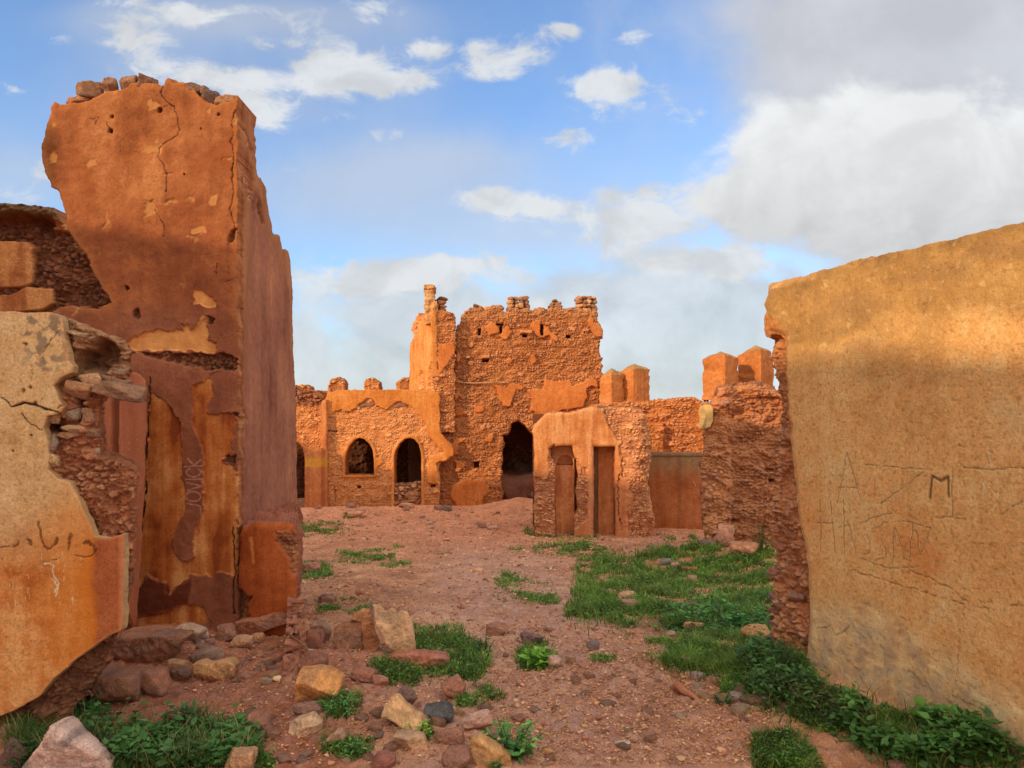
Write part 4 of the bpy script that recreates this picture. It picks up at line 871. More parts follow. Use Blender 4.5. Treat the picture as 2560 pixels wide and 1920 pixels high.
# ================================================================ arcade wall
PA = Plane((0, 19.15))
arc = thing('arcade_wall', 'low rubble wall with two round arched openings and a ragged plaster band, left of the keep', 'arcade', (-3.3, 19.4, -.7))
A_WIN = [(863, 1187), (863, 1150), (866, 1132), (874, 1114), (887, 1099), (900, 1094), (913, 1098), (925, 1110), (933, 1126), (936, 1147), (936, 1187)]
A_DOOR = [(986, 1290), (986, 1140), (990, 1125), (1000, 1108), (1012, 1097), (1025, 1094), (1037, 1098), (1047, 1110), (1053, 1130), (1054, 1150), (1054, 1290)]
def arcade(S):
    u, z = S.u, S.z
    S.h, S.col = rubble(u, z, 73, .055, .04, .032, AMUD, ASTONE, .58)
    low = sstep(-.1, -.7, z + .15 * fbm(u * 2, z * 2, 3, 3)); S.paint(low * .45, A(150, 86, 50, 1.2))
    pl = plaster_col(u, z, [A(186, 106, 44, 1.05), A(206, 124, 56, 1.05), A(216, 140, 72, 1.05)], 9, .35)
    band = Z4((330, 1060), (1500, 1040), (1500, 1120), (1420, 1200), (1410, 1300), (1400, 1400), (1415, 1480), (1450, 1530), (1500, 1590), (1540, 1640)) + Z6((1540, 430), (1525, 510), (1460, 552), (1400, 562), (1372, 590), (1392, 775), (1285, 765), (1292, 600), (1305, 520), (1400, 500), (1445, 480), (1400, 440), (1350, 400)) + \
           Z4((1290, 1500), (1265, 1400), (1220, 1330), (1165, 1262), (1110, 1230), (1040, 1190), (980, 1212), (905, 1275), (820, 1230), (800, 1190), (740, 1162), (700, 1182), (640, 1240), (580, 1286), (520, 1290), (490, 1268), (430, 1290), (365, 1338), (330, 1340))
    S.patch(band, .075, pl, .012, .04, 6, 3)
    for hole in (A_WIN, A_DOOR):
        d = sdf_poly(u, z, S.pl.P(hole)); m = 1 - sstep(.055, .085, d + .025 * fbm(u * 7, z * 7, 31, 3)); S.h = S.h * (1 - m) + .06 * m; S.paint(m * .9, pl * 1.02)
    S.patch(Z6((805, 530), (860, 530), (878, 575), (840, 600), (815, 640)), .05, pl, .012, .03, 8, 5)
    holes_dark(S, [(893, 1215, 901, 1221), (1076, 1212, 1088, 1218)], .2)
    for q in Z6((365, 285), (440, 290), (520, 270)), Z6((430, 800), (440, 930)): S.crack(q, .012, .04, A(80, 44, 24), .04)
    for q in Z6((690, 30), (720, 15), (800, 35), (770, 60), (650, 65)), Z6((985, 70), (1010, 30), (1090, 30), (1100, 55)): S.patch(q, .03, A(140, 98, 70, 1.1), .01, .03, 8, 6)
arc_out = [(816, 1300), (815, 1000), (820, 985), (833, 980), (845, 976), (870, 975), (950, 975), (1020, 974), (1080, 977), (1098, 985), (1101, 1000), (1097, 1015), (1102, 1040), (1099, 1060), (1103, 1082), (1114, 1097), (1130, 1112), (1136, 1128), (1132, 1142), (1117, 1152), (1101, 1156), (1097, 1166), (1100, 1210), (1096, 1300)]
relief('front_wall', PA, arc_out, arcade, M_FAR, arc, holes=[A_WIN, A_DOOR], res=.0115, thick=.42, warp=.012, wsc=4, K=6, rough=.03, side=[A(150, 84, 44, 1.1), A(180, 106, 58, 1.1)], seed=51)
def left_arcade(S):
    u, z = S.u, S.z
    S.h, S.col = rubble(u, z, 75, .065, .045, .04, AMUD, ASTONE, .5)
    d = sdf_poly(u, z, S.pl.P(A_LEFT)); m = 1 - sstep(.05, .08, d); S.h = S.h * (1 - m) + .05 * m; S.paint(m * .9, A(190, 112, 54, 1.05))
    up = 1 - sstep(-.05, .03, S.dist([(680, 940), (820, 940), (820, 1004), (790, 1016), (740, 1012), (680, 1010)], .05, 6, 3))
    rh, rc = rubble(u, z, 76, .15, .11, .09, [A(120, 66, 40, 1.1), A(150, 90, 56, 1.1)], [A(190, 122, 78, 1.2), A(150, 106, 80, 1.2), A(170, 106, 66, 1.2)], .25); S.h = S.h * (1 - up) + rh * up; S.paint(up, rc)
A_LEFT = [(690, 1300), (690, 1150), (700, 1118), (720, 1102), (735, 1100), (750, 1108), (759, 1122), (763, 1145), (763, 1300)]
relief('side_wall', Plane((0, 19.5)), [(660, 1300), (660, 960), (742, 966), (752, 976), (770, 975), (785, 978), (797, 990), (802, 1000), (818, 998), (820, 1300)], left_arcade, M_FAR, arc, holes=[A_LEFT], res=.0125, thick=.42, warp=.03, wsc=4, K=5, rough=.05, side=TMUD, seed=53)
def pilaster(S):
    u, z = S.u, S.z
    S.col = plaster_col(u, z, [A(170, 96, 50, 1.2), A(190, 114, 62, 1.2), A(200, 128, 74, 1.2)], 9, .6); S.h = (.01 * fbm(u * 3, z * 3, 5, 4)).astype(F32)
    y0, y1 = S.pl.hit(0, 1167)[1], S.pl.hit(0, 1142)[1]
    m = sstep(y0 - .01, y0 + .01, z) * sstep(y1 + .02, y1 - .06, z + .03 * fbm(u * 20, z * 20, 3, 3)); S.paint(m * .7, A(212, 150, 50, 1.1))
    lo = sstep(y0, y0 - .05, z); S.paint(lo * .25, A(160, 88, 56, 1.2))
relief('pilaster', Plane((0, 18.8)), [(762, 1300), (762, 1140), (764, 1135), (785, 1126), (802, 1121), (802, 1300)], pilaster, M_FAR, arc, res=.012, thick=.7, warp=.01, K=6, rough=.01, seed=55)
relief('pilaster', Plane((0, 18.98)), [(800, 1300), (802, 1012), (806, 1002), (816, 998), (817, 1300)], pilaster, M_FAR, arc, res=.012, thick=.5, warp=.01, K=4, rough=.01, seed=56)
def infill(S):
    S.h, S.col = rubble(S.u, S.z, 79, .17, .12, .09, [A(130, 80, 50, 1.2), A(150, 96, 62, 1.2)], [A(186, 128, 84, 1.3), A(160, 110, 76, 1.3), A(200, 144, 100, 1.3)], .1)
relief('stone_infill', Plane((0, 19.2)), [(980, 1300), (980, 1214), (1000, 1208), (1015, 1212), (1030, 1206), (1060, 1204), (1060, 1300)], infill, M_FAR, arc, res=.0125, thick=.3, warp=.04, K=4, rough=.05, seed=57)
def court(S):
    S.h, S.col = rubble(S.u, S.z, 80, .12, .08, .05, [A(76, 40, 24, 1.0), A(96, 54, 32, 1.0)], [A(110, 66, 42, 1.0), A(130, 80, 52, 1.0)], .5)  # interior shade put into the colour: rubble darkened behind the arches
    S.col = lerp(S.col, A(176, 104, 58, 1.1), sstep(2.0, 2.2, S.z))
    m = 1 - sstep(-.02, .02, S.dist([(1022, 1000), (1080, 1000), (1080, 1300), (1022, 1300)], .03, 5, 3)); S.paint(m, plaster_col(S.u, S.z, [A(116, 74, 46, 1.0), A(140, 94, 58, 1.0)], 3)); S.h = S.h * (1 - m) + .05 * m
PRW = Plane((0, 21.6))
relief('rear_wall', PRW, [(660, 1300), (660, 975), (700, 978), (1045, 978), (1100, 1000), (1100, 1300)], court, M_FAR, arc, res=.02, thick=.5, warp=.03, K=5, rough=.05, side=TMUD, seed=58)
slab('shade_roof', (-6.5, 19.7, 1.9), (-1.95, 21.5, 2.1), A(120, 70, 44, 1.1), arc)  # overhead slab added to keep the room behind the arches dark
slab('end_wall', (-1.95, 19.75, -.8), (-1.75, 21.5, 2.1), A(130, 74, 44, 1.1), arc)
def merl(S):
    S.col = plaster_col(S.u, S.z, [A(166, 100, 54, 1.1), A(190, 120, 68, 1.1)], 9, .3); S.h = (.03 * fbm(S.u * 4, S.z * 4, 5, 4)).astype(F32)
    rh, rc = rubble(S.u, S.z, 81, .12, .08, .06, AMUD, ASTONE, .4); m = sstep(-.1, -.06, S.s + .15 * fbm(S.u * 3, S.z * 3, int(S.u[0, 0] * 10) % 50, 3)); m = np.maximum(m, float(S.u.mean() > -4.6 and S.u.mean() < -3.6))
    S.h = S.h * (1 - m) + rh * m; S.paint(m, rc); S.paint(sstep(-.12, 0, S.s) * sstep(2.4, 2.6, S.z) * .4, A(150, 112, 74, 1.1))
for pts in ([(742, 985), (742, 968), (750, 961), (760, 960), (770, 963), (776, 970), (776, 985)], [(820, 990), (820, 962), (825, 950), (838, 943), (846, 943), (858, 949), (863, 958), (863, 990)], [(909, 985), (909, 958), (914, 948), (924, 945), (936, 945), (945, 950), (949, 958), (949, 985)], [(990, 985), (990, 958), (997, 950), (1008, 945), (1030, 942), (1040, 942), (1040, 985)]):
    o = relief('merlon', Plane((0, 21.3)), pts, merl, M_FAR, arc, res=.0125, thick=.45, warp=.03, wsc=5, K=5, rough=.05, side=[A(150, 90, 50, 1.1), A(176, 110, 64, 1.1)], rnd=.06, seed=int(60 + pts[0][0] % 30))

# ================================================================ rear curtain wall + pyramid merlons
def prism(name, px0, pxc, px1, y_eave_l, y_eave_c, y_eave_r, y_apex, y_base, Y, parent, seed, label=None):
    """Square merlon standing corner-on with a pyramid cap; corner at pxc nearest the viewer."""
    s = Y / FOC; L = np.array(((px0 - CX) * s, Y + .32)); C = np.array(((pxc - CX) * s, Y)); R = np.array(((px1 - CX) * s, Y + .36)); B = L + R - C
    zb = EYE - (y_base - HY) * s; ze = [EYE - (y - HY) * s for y in (y_eave_l, y_eave_c, y_eave_r)]; ze.append((ze[0] + ze[2]) / 2 + .02)
    mid = (L + R) / 2; za = EYE - (y_apex - HY) * s * 1.01
    n = 26; V = []; Q = []; Cc = []
    ring = [L, C, R, B]
    def face(fn):
        o = len(V)
        for j in range(n + 1):
            for i in range(n + 1):
                V.append(fn(i / n, j / n))
        for j in range(n):
            for i in range(n):
                a = o + j * (n + 1) + i; Q.append((a, a + 1, a + n + 2, a + n + 1))
    for k in range(4):
        P0, P1 = ring[k], ring[(k + 1) % 4]; e0, e1 = ze[k], ze[(k + 1) % 4]
        face(lambda i, j, P0=P0, P1=P1, e0=e0, e1=e1: (*(P0 + (P1 - P0) * i), zb + ((e0 + (e1 - e0) * i) - zb) * j))
        face(lambda i, j, P0=P0, P1=P1, e0=e0, e1=e1: (*((P0 + (P1 - P0) * i) * (1 - j) + mid * j), (e0 + (e1 - e0) * i) * (1 - j) + za * j))
    V = np.array(V, F32)
    # worn edges: pull the corners and the eaves in a little
    ang = np.arctan2(V[:, 1] - mid[1], V[:, 0] - mid[0])
    for k_ in ring:
        ca = math.atan2(k_[1] - mid[1], k_[0] - mid[0]); w_ = np.exp(-(np.angle(np.exp(1j * (ang - ca))) / .13) ** 2)
        V[:, :2] = mid.astype(F32) + (V[:, :2] - mid.astype(F32)) * (1 - .07 * w_ * (.6 + .8 * gnoise(V[:, 2] * 7, V[:, 0] * 3, seed)))[:, None]
    V[:, 2] -= .05 * np.exp(-((V[:, 2] - za) / .08) ** 2)
    ax = V[:, 0] * 3 + V[:, 1] * 2.2
    d = .03 * fbm(ax + seed, V[:, 2] * 4, seed, 4) - .045 * sstep(.2, .5, fbm(ax * 2 + seed, V[:, 2] * 6, seed + 2, 3))
    # round the corners a little and roughen
    ctr = np.array([mid[0], mid[1]], F32)
    V[:, :2] = ctr + (V[:, :2] - ctr) * (1 + d * 1.5)[:, None]; V[:, 2] += d * .8
    c = plaster_col(ax * .4, V[:, 2], [A(170, 98, 48, 1.1), A(190, 112, 56, 1.1), A(204, 130, 70, 1.1)], seed, .4)
    cap = sstep(min(ze) - .02, max(ze) + .06, V[:, 2]); c = lerp(c, ramp(.5 + .6 * fbm(ax * 3, V[:, 2] * 6, 8, 3), [A(136, 104, 62, 1.1), A(176, 136, 84, 1.1)]), cap * .8)
    lowm = sstep(.25, .6, fbm(ax * 1.4, V[:, 2] * 3, seed + 4, 3)) * sstep(zb + .45, zb + .1, V[:, 2]); c = lerp(c, A(210, 150, 100, 1.1), lowm * .8)
    o = add_obj(name, mk_mesh(name, V, np.array(Q), None, c), M_FAR, parent)
    if label: o['label'] = label
    return o
cw = thing('curtain_wall', 'eroded orange rubble wall topped by two pyramid capped merlons, behind the door block right of the keep', 'ruined wall', (3.5, 18.9, -.7))
def curtain(S):
    S.h, S.col = rubble(S.u, S.z, 83, .1, .065, .06, [A(160, 86, 38, 1.1), A(184, 104, 48, 1.1), A(196, 118, 60, 1.1)], TSTONE, .5)
    x = S.pl.hit(1657, 1080)[0]; y = S.pl.hit(1657, 1062)[1]; m = sstep(x + .3, x + .02, S.u) * sstep(x - .02, x, S.u) * sstep(y + .03, y, S.z)
    S.h += .18 * sstep(x + .02, x - .02, S.u) * sstep(y + .06, y, S.z); S.h -= .05 * m
    S.paint((1 - sstep(-.02, .02, S.dist(Z7((1005, 470), (1040, 470), (1060, 530), (985, 530)), .02, 6, 3))), A(176, 96, 48, 1.1))
    top = sstep(-.12, -.01, S.s) * sstep(1.6, 2, S.z); S.paint(top * .4, A(206, 136, 78, 1.05))
relief('wall_body', Plane((0, 18.7)), [(1470, 1300), (1470, 1018), (1510, 1010), (1540, 1007), (1580, 1006), (1600, 1004), (1632, 1003), (1660, 999), (1690, 998), (1705, 994), (1735, 993), (1750, 1000), (1765, 1006), (1790, 1012), (1960, 1012), (1960, 1300)], curtain, M_FAR, cw, res=.0125, thick=.9, warp=.05, wsc=4, K=8, rough=.06, side=TMUD, rnd=.05, seed=61)
prism('merlon', 1501, 1529, 1566, 944, 936, 934, 915, 1016, 18.9, cw, 3); prism('merlon', 1554, 1584, 1632, 928, 922, 922, 903, 1010, 19.1, cw, 8)
rw = Plane((0, 11.0), (1, -.06))
ruin = thing('rubble_wall', 'thick brown rubble wall end with loose stones and two merlons on top, beside the big ochre wall', 'ruined wall', (3.3, 11.5, -.4))
def ruinw(S):
    u, z = S.u, S.z
    S.h, S.col = rubble(u, z, 86, .075, .045, .05, [A(152, 94, 56, 1.35), A(174, 112, 68, 1.35), A(190, 128, 82, 1.35)], STONE, .42)
    x = S.pl.hit(1825, 1100)[0]; dk = sstep(x - .1, x + .1, u + .08 * fbm(u * 4, z * 4, 3, 3)); S.h -= .10 * dk; S.paint(dk * .25, A(110, 62, 40, 1.3))  # recessed part, its shade also tinted into the colour
    lit = sstep(1.3, 1.7, z); S.paint(lit * .25, A(184, 106, 56, 1.1))  # sunlit tone tinted onto the upper part
    S.h -= .10 * sstep(.35, .6, fbm(u * 1.5, z * 4, 13, 4)); S.h += .06 * fbm(u * 3, z * 5, 19, 4)
    lw = 1 - sstep(-.02, .02, S.dist([(1790, 1010), (1822, 996), (1822, 1012), (1800, 1018)], .01, 6, 3)); S.h += .06 * lw; S.paint(lw, A(150, 100, 76, 1.2))
    holes_dark(S, [(1928, 1200, 1940, 1207)], .15)
relief('wall_body', rw, [(1764, 1440), (1763, 1330), (1758, 1250), (1757, 1150), (1764, 1110), (1758, 1090), (1762, 1075), (1782, 1060), (1780, 1012), (1778, 1000), (1790, 985), (1802, 972), (1830, 966), (1870, 958), (1900, 958), (1930, 962), (1960, 985), (2060, 990), (2060, 1450)], ruinw, M_RUBBLE, ruin, res=.0095, thick=1.5, warp=.05, wsc=4, K=26, rough=.12, rnd=.12, side=MUD, seed=63, skew=.25)
stones = [(1800, 986, 32, 20), (1828, 978, 26, 20), (1850, 974, 24, 18), (1880, 978, 22, 26), (1898, 968, 22, 20), (1912, 978, 22, 20), (1928, 976, 20, 18), (1893, 986, 20, 14), (1862, 990, 26, 14), (1945, 986, 22, 16)]
for k, (x, y, w, h) in enumerate(stones):
    rock_at(None, x, y + 6, w, h, (A(130, 84, 62, 1.2), A(110, 80, 66, 1.2), A(150, 98, 68, 1.2))[k % 3], name='coping_stone', Y=11.0, sink=0, parent=ruin, planes=8, sharp=20, rot=(0, .2 * ((k % 3) - 1), .3 * k), sub=3)
def cream_end(S):
    S.col = plaster_col(S.u, S.z, [A(206, 158, 90), A(226, 186, 120)], 9, .3); S.h = (.01 * fbm(S.u * 4, S.z * 4, 5, 4)).astype(F32)
relief('plaster_scrap', Plane((0, 10.86), (1, -.06)), [(1764, 1066), (1763, 1020), (1768, 1012), (1776, 1011), (1782, 1020), (1783, 1055), (1776, 1066), (1762, 1073)], cream_end, M_PLASTER, ruin, res=.01, thick=.5, warp=.02, K=4, rough=.02, seed=65)
prism('merlon', 1767, 1814, 1865, 893, 884, 893, 866, 1000, 11.9, ruin, 13); prism('merlon', 1857, 1903, 1955, 886, 870, 880, 853, 1000, 12.3, ruin, 19, 'broken merlon with its lower plaster fallen away')

# ================================================================ door block
PD = Plane((0, 15.0), (1, -.07))
blk = thing('door_block', 'low plastered ruin block with two narrow doorways, in front of the keep', 'ruined building', (1.4, 15.6, -.7))
DL = Z7((262, 500), (288, 484), (416, 484), (432, 555), (446, 590), (458, 700), (440, 800), (462, 920), (432, 970), (428, 1120), (300, 1120), (296, 900), (300, 600), (268, 560))
DR = Z7((564, 488), (712, 488), (716, 1140), (564, 1140))
def block(S):
    u, z = S.u, S.z
    S.col = plaster_col(u, z, [A(178, 104, 56, 1.1), A(198, 124, 70, 1.1), A(208, 140, 86, 1.1)], 9, .8); S.h = (.015 * fbm(u * 2, z * 2, 5, 4) + .06).astype(F32)
    lo = sstep(.75, .2, z + .3 * fbm(u * 1.5, z * .8, 4, 4)); S.paint(lo * .6, plaster_col(u, z, [A(164, 96, 60, 1.3), A(186, 116, 76, 1.3)], 19, .6))
    wv = sstep(.1, .45, fbm(u * 10, z * 1.2, 6, 4)) * sstep(.7, 1.2, z); S.paint(wv * .35, A(222, 164, 106, 1.15))
    rh, rc = rubble(u, z, 88, .065, .045, .04, [A(140, 82, 54, 1.25), A(166, 104, 70, 1.25), A(184, 122, 84, 1.25)], ASTONE, .5)
    for p, sd in ((Z7((640, 180), (1000, 180), (1000, 1150), (820, 1100), (800, 980), (795, 900), (835, 870), (830, 820), (800, 740), (755, 660), (755, 560), (745, 480), (700, 400), (660, 320), (640, 250)), 3), (Z7((120, 680), (170, 700), (250, 700), (262, 600), (258, 500), (300, 480), (305, 1200), (120, 1200)), 4), (Z7((440, 560), (470, 620), (515, 640), (520, 980), (470, 1050), (425, 1050), (430, 700)), 5)):
        d = S.dist(p, .05, 5, sd); m = 1 - sstep(-.02, .02, d); S.h = S.h * (1 - m) + rh * m; S.paint(m, rc)
    r = sstep(S.pl.hit(1530, 1100)[0], S.pl.hit(1600, 1100)[0], u); S.h += r * .18 * (1 - sstep(S.pl.hit(1600, 1100)[0], S.pl.hit(1640, 1100)[0], u)) + r * .12 * fbm(u * 2.2, z * 2.2, 21, 4)
    S.crack(Z7((745, 640), (730, 760), (735, 900), (750, 1000), (760, 1060)), .01, .03, A(110, 62, 40), .03)
    S.patch(Z7((528, 480), (564, 484), (564, 1140), (528, 1140)), .07, plaster_col(u, z, [A(180, 112, 72, 1.2), A(200, 136, 90, 1.2)], 23, .4), .008, .01, 6, 7)
blk_out = [(1337, 1370), (1336, 1200), (1334, 1080), (1338, 1062), (1350, 1046), (1362, 1038), (1378, 1033), (1420, 1031), (1445, 1028), (1458, 1021), (1480, 1017), (1500, 1019), (1540, 1018), (1580, 1020), (1602, 1026), (1613, 1045), (1620, 1080), (1630, 1115), (1626, 1150), (1618, 1200), (1630, 1270), (1636, 1300), (1640, 1370)]
relief('front_wall', PD, blk_out, block, M_FAR, blk, holes=[DL, DR], res=.0095, thick=.40, warp=.04, wsc=4, hwarp=.012, K=10, rough=.05, rnd=.07, side=[A(150, 90, 58, 1.2), A(184, 120, 80, 1.2)], seed=67)
PDI = Plane((0, 15.36), (1, -.07))
def inner(S):
    u, z = S.u, S.z
    S.col = plaster_col(u, z, [A(160, 94, 52, 1.5), A(182, 112, 64, 1.5), A(198, 130, 80, 1.5)], 9, .5); S.h = np.zeros(u.shape, F32)
    x0, x1 = S.pl.hit(1394, 1200)[0], S.pl.hit(1432, 1200)[0]; ya = S.pl.hit(1410, 1160)[1]; xc, rr = (x0 + x1) / 2, (x1 - x0) / 2
    S.stroke([[(1394, 1161), (1432, 1161)]], .012, A(100, 60, 36, 1), .9, .004, .02)
    dd = np.where(z > ya, np.sqrt((u - xc) ** 2 + ((z - ya) / 1.15) ** 2), np.abs(u - xc)); m = (1 - sstep(rr - .02, rr + .01, dd)) * sstep(ya - .02, ya, z); S.h -= .16 * m; S.paint(m * .3, A(150, 92, 58, 1.2))
    S.paint(sstep(rr, rr + .03, dd) * sstep(ya, ya + .05, z) * (u < x1 + .1) * .7, A(206, 150, 98, 1.2))
    LT = A(206, 146, 104, 1.4)
    S.stroke([Z7((338, 700), (352, 716), (372, 714), (398, 690)), Z7((345, 655), (360, 680), (350, 700)), Z7((375, 650), (385, 640), (372, 690)), Z7((330, 640), (400, 628)), Z7((395, 660), (400, 700)), Z7((355, 670), (380, 672))], .008, LT, .8, .004)
relief('inner_panel', PDI, [(1380, 1370), (1380, 1110), (1436, 1110), (1436, 1370)], inner, M_FAR, blk, res=.0095, thick=.15, warp=.006, K=3, rough=.01, seed=68)
relief('inner_panel', PDI, [(1495, 1370), (1495, 1112), (1535, 1112), (1535, 1370)], inner, M_FAR, blk, res=.0095, thick=.15, warp=.006, K=3, rough=.01, seed=69)
relief('door_frame', Plane((0, 15.24), (1, -.07)), [(1484, 1370), (1484, 1112), (1494, 1112), (1494, 1370)], lambda S: setattr(S, 'col', plaster_col(S.u, S.z, [A(110, 78, 50, 1.2), A(140, 98, 62, 1.2)], 3)), M_FAR, blk, res=.0095, thick=.2, warp=.006, K=3, rough=.01, seed=70)
slab('rear_wall', (.45, 16.3, -1), (2.55, 16.5, 1.7), A(120, 68, 40), blk); slab('end_wall', (.47, 15.45, -1), (.6, 16.29, 1.44), A(150, 90, 54), blk); slab('end_wall', (2.4, 15.45, -1), (2.6, 16.29, 1.5), A(150, 90, 54), blk)
tc_ = pxp(1500, 1020, 15.1)
rock_at(None, 1503, 1022, 22, 9, A(110, 90, 80, 1.1), name='coping_stone', Y=15.1, sink=0, parent=blk, sub=3, depth=.1)

# ================================================================ low grey wall
gw = thing('plastered_wall', 'smooth low plastered wall with a grey top edge, between the door block and the brown rubble wall', 'wall', (3.3, 15.9, -.7))
def grey(S):
    u, z = S.u, S.z
    y1 = S.pl.hit(1700, 1131)[1]
    c = plaster_col(u, z, [A(140, 74, 36, 1.3), A(160, 90, 48, 1.3), A(172, 104, 62, 1.3)], 9, .5); g = plaster_col(u, z, [A(124, 90, 58, 1.3), A(150, 112, 74, 1.3)], 19, .5)
    S.col = lerp(c, g, sstep(y1 - .75, y1 - .1, z + .2 * fbm(u * 1.2, z * 1.2, 4, 3) + .15 * fbm(u * 6, z * .6, 5, 3)))
    S.h = (.008 * fbm(u * 2, z * 2, 5, 4)).astype(F32); m = sstep(y1 - .085, y1 - .07, z); S.h += .03 * m; S.paint(m * .5, A(136, 104, 74, 1.2))
    S.paint((1 - sstep(.0, .08, np.abs(u - S.pl.hit(1697, 1200)[0] + .02 * fbm(u * 2, z * 3, 6, 3)))) * .35, A(120, 66, 38, 1.2))
    S.stroke([[(1735, 1205), (1752, 1240)], [(1728, 1195), (1740, 1215)], [(1745, 1160), (1757, 1230)]], .006, A(200, 146, 104, 1.3), .6)
relief('wall_body', Plane((0, 15.9), (1, -.02)), [(1590, 1370), (1590, 1130), (1790, 1133), (1790, 1370)], grey, M_FAR, gw, res=.012, thick=.3, warp=.006, K=4, rough=.01, seed=71)

# ================================================================ low stub wall running forward from the pier
PW = Plane((-1.72, 5.92), (.415, -1.5), None); PW.n = np.array((PW.d[1] * -1, PW.d[0]))
def stub_poly():
    pts = [(0.0, -.3), (0.0, .30), (.10, .24), (.25, .17), (.5, .12), (.85, .10), (1.1, .06), (1.35, .04), (1.5, -.02), (1.52, -.3)]
    return [tuple(p) for p in pts]
class UV(Plane):
    def P(s, poly): return np.array(poly, F32)
pw = UV((-1.60, 5.92), (.395, -1.5)); pw.n = np.array((-pw.d[1], pw.d[0]))
def stub(S):
    S.h, S.col = rubble(S.u, S.z, 90, .07, .05, .03, [A(130, 76, 54, 1.4), A(154, 98, 70, 1.4)], STONE, .6)
stubw = thing('low_wall_stub', 'low crumbling earth wall stub running forward from the foot of the tall pier', 'wall', (-1.5, 5.2, 0))
relief('wall_body', pw, stub_poly(), stub, M_RUBBLE, stubw, res=.01, thick=.14, warp=.09, wsc=6, K=8, rough=.12, side=[A(140, 84, 60, 1.4), A(160, 104, 76, 1.4)], rnd=.05, seed=73)

# ================================================================ ruined wall behind the viewer that shades the foreground
REAR = 1.3  # extra brightness given to the unseen clouds behind the viewer, lifts the shade
SUN_AZ = math.radians(53); SUN_EL = math.radians(20)
ux, uy = math.sin(SUN_AZ), math.cos(SUN_AZ)
def occl(S):
    S.h, S.col = rubble(S.u, S.z, 92, .3, .2, .06, TMUD, TSTONE, .5)
D0 = -9.0
po = UV((ux * D0, uy * D0), (uy, -ux)); po.n = np.array((ux, uy))
prof = sorted([(x * uy - y * ux, z + (x * ux + y * uy - D0) * math.tan(SUN_EL)) for x, y, z in ((1.72, 4.81, 2.05), (2.26, 3.35, 1.95), (-3.6, 6, 3.2), (-2.17, 6, 3.05), (-2.6, 19.15, .15), (1.0, 19.5, .0), (.4, 15, .55), (2.2, 15, .3), (3.0, 11, 1.0))])  # top edge shaped so its shadow falls along the wanted shade lines
prof = [(-22, prof[0][1])] + prof + [(2.5, prof[-1][1])]
ow = thing('unseen_ruined_wall', 'long high rubble wall unseen behind the viewer, set there to shade the foreground', 'ruined wall', (ux * D0, uy * D0, 0))
relief('wall_body', po, [(-22, -.5)] + prof + [(2.5, -.5)], occl, M_FAR, ow, res=.1, thick=.6, warp=.06, wsc=1.2, K=3, rough=.05, side=TMUD, seed=75)

# ================================================================ ground
def axis(parts):
    out = [parts[0][0]]
    for a, b, s in parts:
        n = max(1, int(round((b - a) / s))); out += list(a + (b - a) * (np.arange(n) + 1) / n)
    return np.array(out)
gx = axis([(-7, -3.2, .03), (-3.2, 3.2, .0095), (3.2, 7, .03)])
k = 7 * 1.25 ** np.arange(1, 27); gx = np.concatenate([-k[::-1], gx, k])
ys = [2.6]
while ys[-1] < 24: ys.append(ys[-1] + .0042 * ys[-1])
ys = np.array(ys); kb = ys[-1] + 1.0 * 1.25 ** np.arange(0, 34); kf = 2.6 - .1 * 1.4 ** np.arange(0, 27)
gy = np.concatenate([kf[::-1], ys, kb])
X, Y = np.meshgrid(gx.astype(F32), gy.astype(F32))
Zg = zg(X, Y)
near = np.exp(-(X / 12) ** 2 - ((Y - 8) / 16) ** 2)
f1, f2, i1, i2 = worley(X / .07 + .3 * fbm(X * 20, Y * 20, 3, 2), Y / .07 + .3 * fbm(X * 20, Y * 20, 4, 2), 5)
peb = sstep(.06, .4, f2 - f1) * sstep(.68, .85, i1 + .3 * fbm(X * 1.5, Y * 1.5, 6, 3)) * (.3 + .7 * i2)
g1, g2, j1, j2 = worley(X / .03, Y / .03, 15)
peb2 = sstep(.06, .4, g2 - g1) * sstep(.45, .6, j1) * (.3 + .7 * j2) * (1 - peb)
Zg = Zg + near * (.022 * peb + .009 * peb2 + .010 * fbm(X * 14, Y * 14, 8, 3))
t = .5 + .55 * fbm(X * .7, Y * .7, 21, 4) + .4 * fbm(X * 4, Y * 4, 22, 4)
GC = ramp(t, [A(126, 80, 52, 1.6), A(148, 98, 66, 1.6), A(166, 114, 78, 1.6), A(180, 130, 92, 1.6)])
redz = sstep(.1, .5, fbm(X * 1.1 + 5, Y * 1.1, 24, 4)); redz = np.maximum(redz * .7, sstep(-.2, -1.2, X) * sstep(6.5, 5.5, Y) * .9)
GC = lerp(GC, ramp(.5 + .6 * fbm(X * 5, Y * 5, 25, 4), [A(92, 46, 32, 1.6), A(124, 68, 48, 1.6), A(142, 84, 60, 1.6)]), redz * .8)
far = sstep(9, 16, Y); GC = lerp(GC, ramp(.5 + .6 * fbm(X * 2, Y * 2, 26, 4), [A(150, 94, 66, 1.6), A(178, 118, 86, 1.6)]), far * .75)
pc = ramp(np.clip(i2 + .3 * fbm(X * 30, Y * 30, 27, 2), 0, 1), [A(150, 100, 80, 1.6), A(186, 140, 112, 1.6), A(140, 110, 100, 1.7), A(120, 86, 80, 1.7)])
GC = lerp(GC, pc, peb * .5); GC = lerp(GC, ramp(j2, [A(150, 104, 84, 1.6), A(186, 138, 112, 1.6), A(140, 98, 74, 1.6)]), peb2 * .5)
GC = GC * np.array([1.07, 1.04, .97], F32)
GC = GC * (1 + .22 * fbm(X * 2.3, Y * 1.6, 29, 5))[..., None]
pd = np.abs(X - (.25 - .055 * (Y - 3.4)) + .25 * fbm(X * .9, Y * .9, 33, 4)); pm = sstep(1.35, .35, pd) * sstep(16, 10, Y) * np.clip(.75 + .7 * fbm(X * 3, Y * 3, 34, 4), 0, 1)
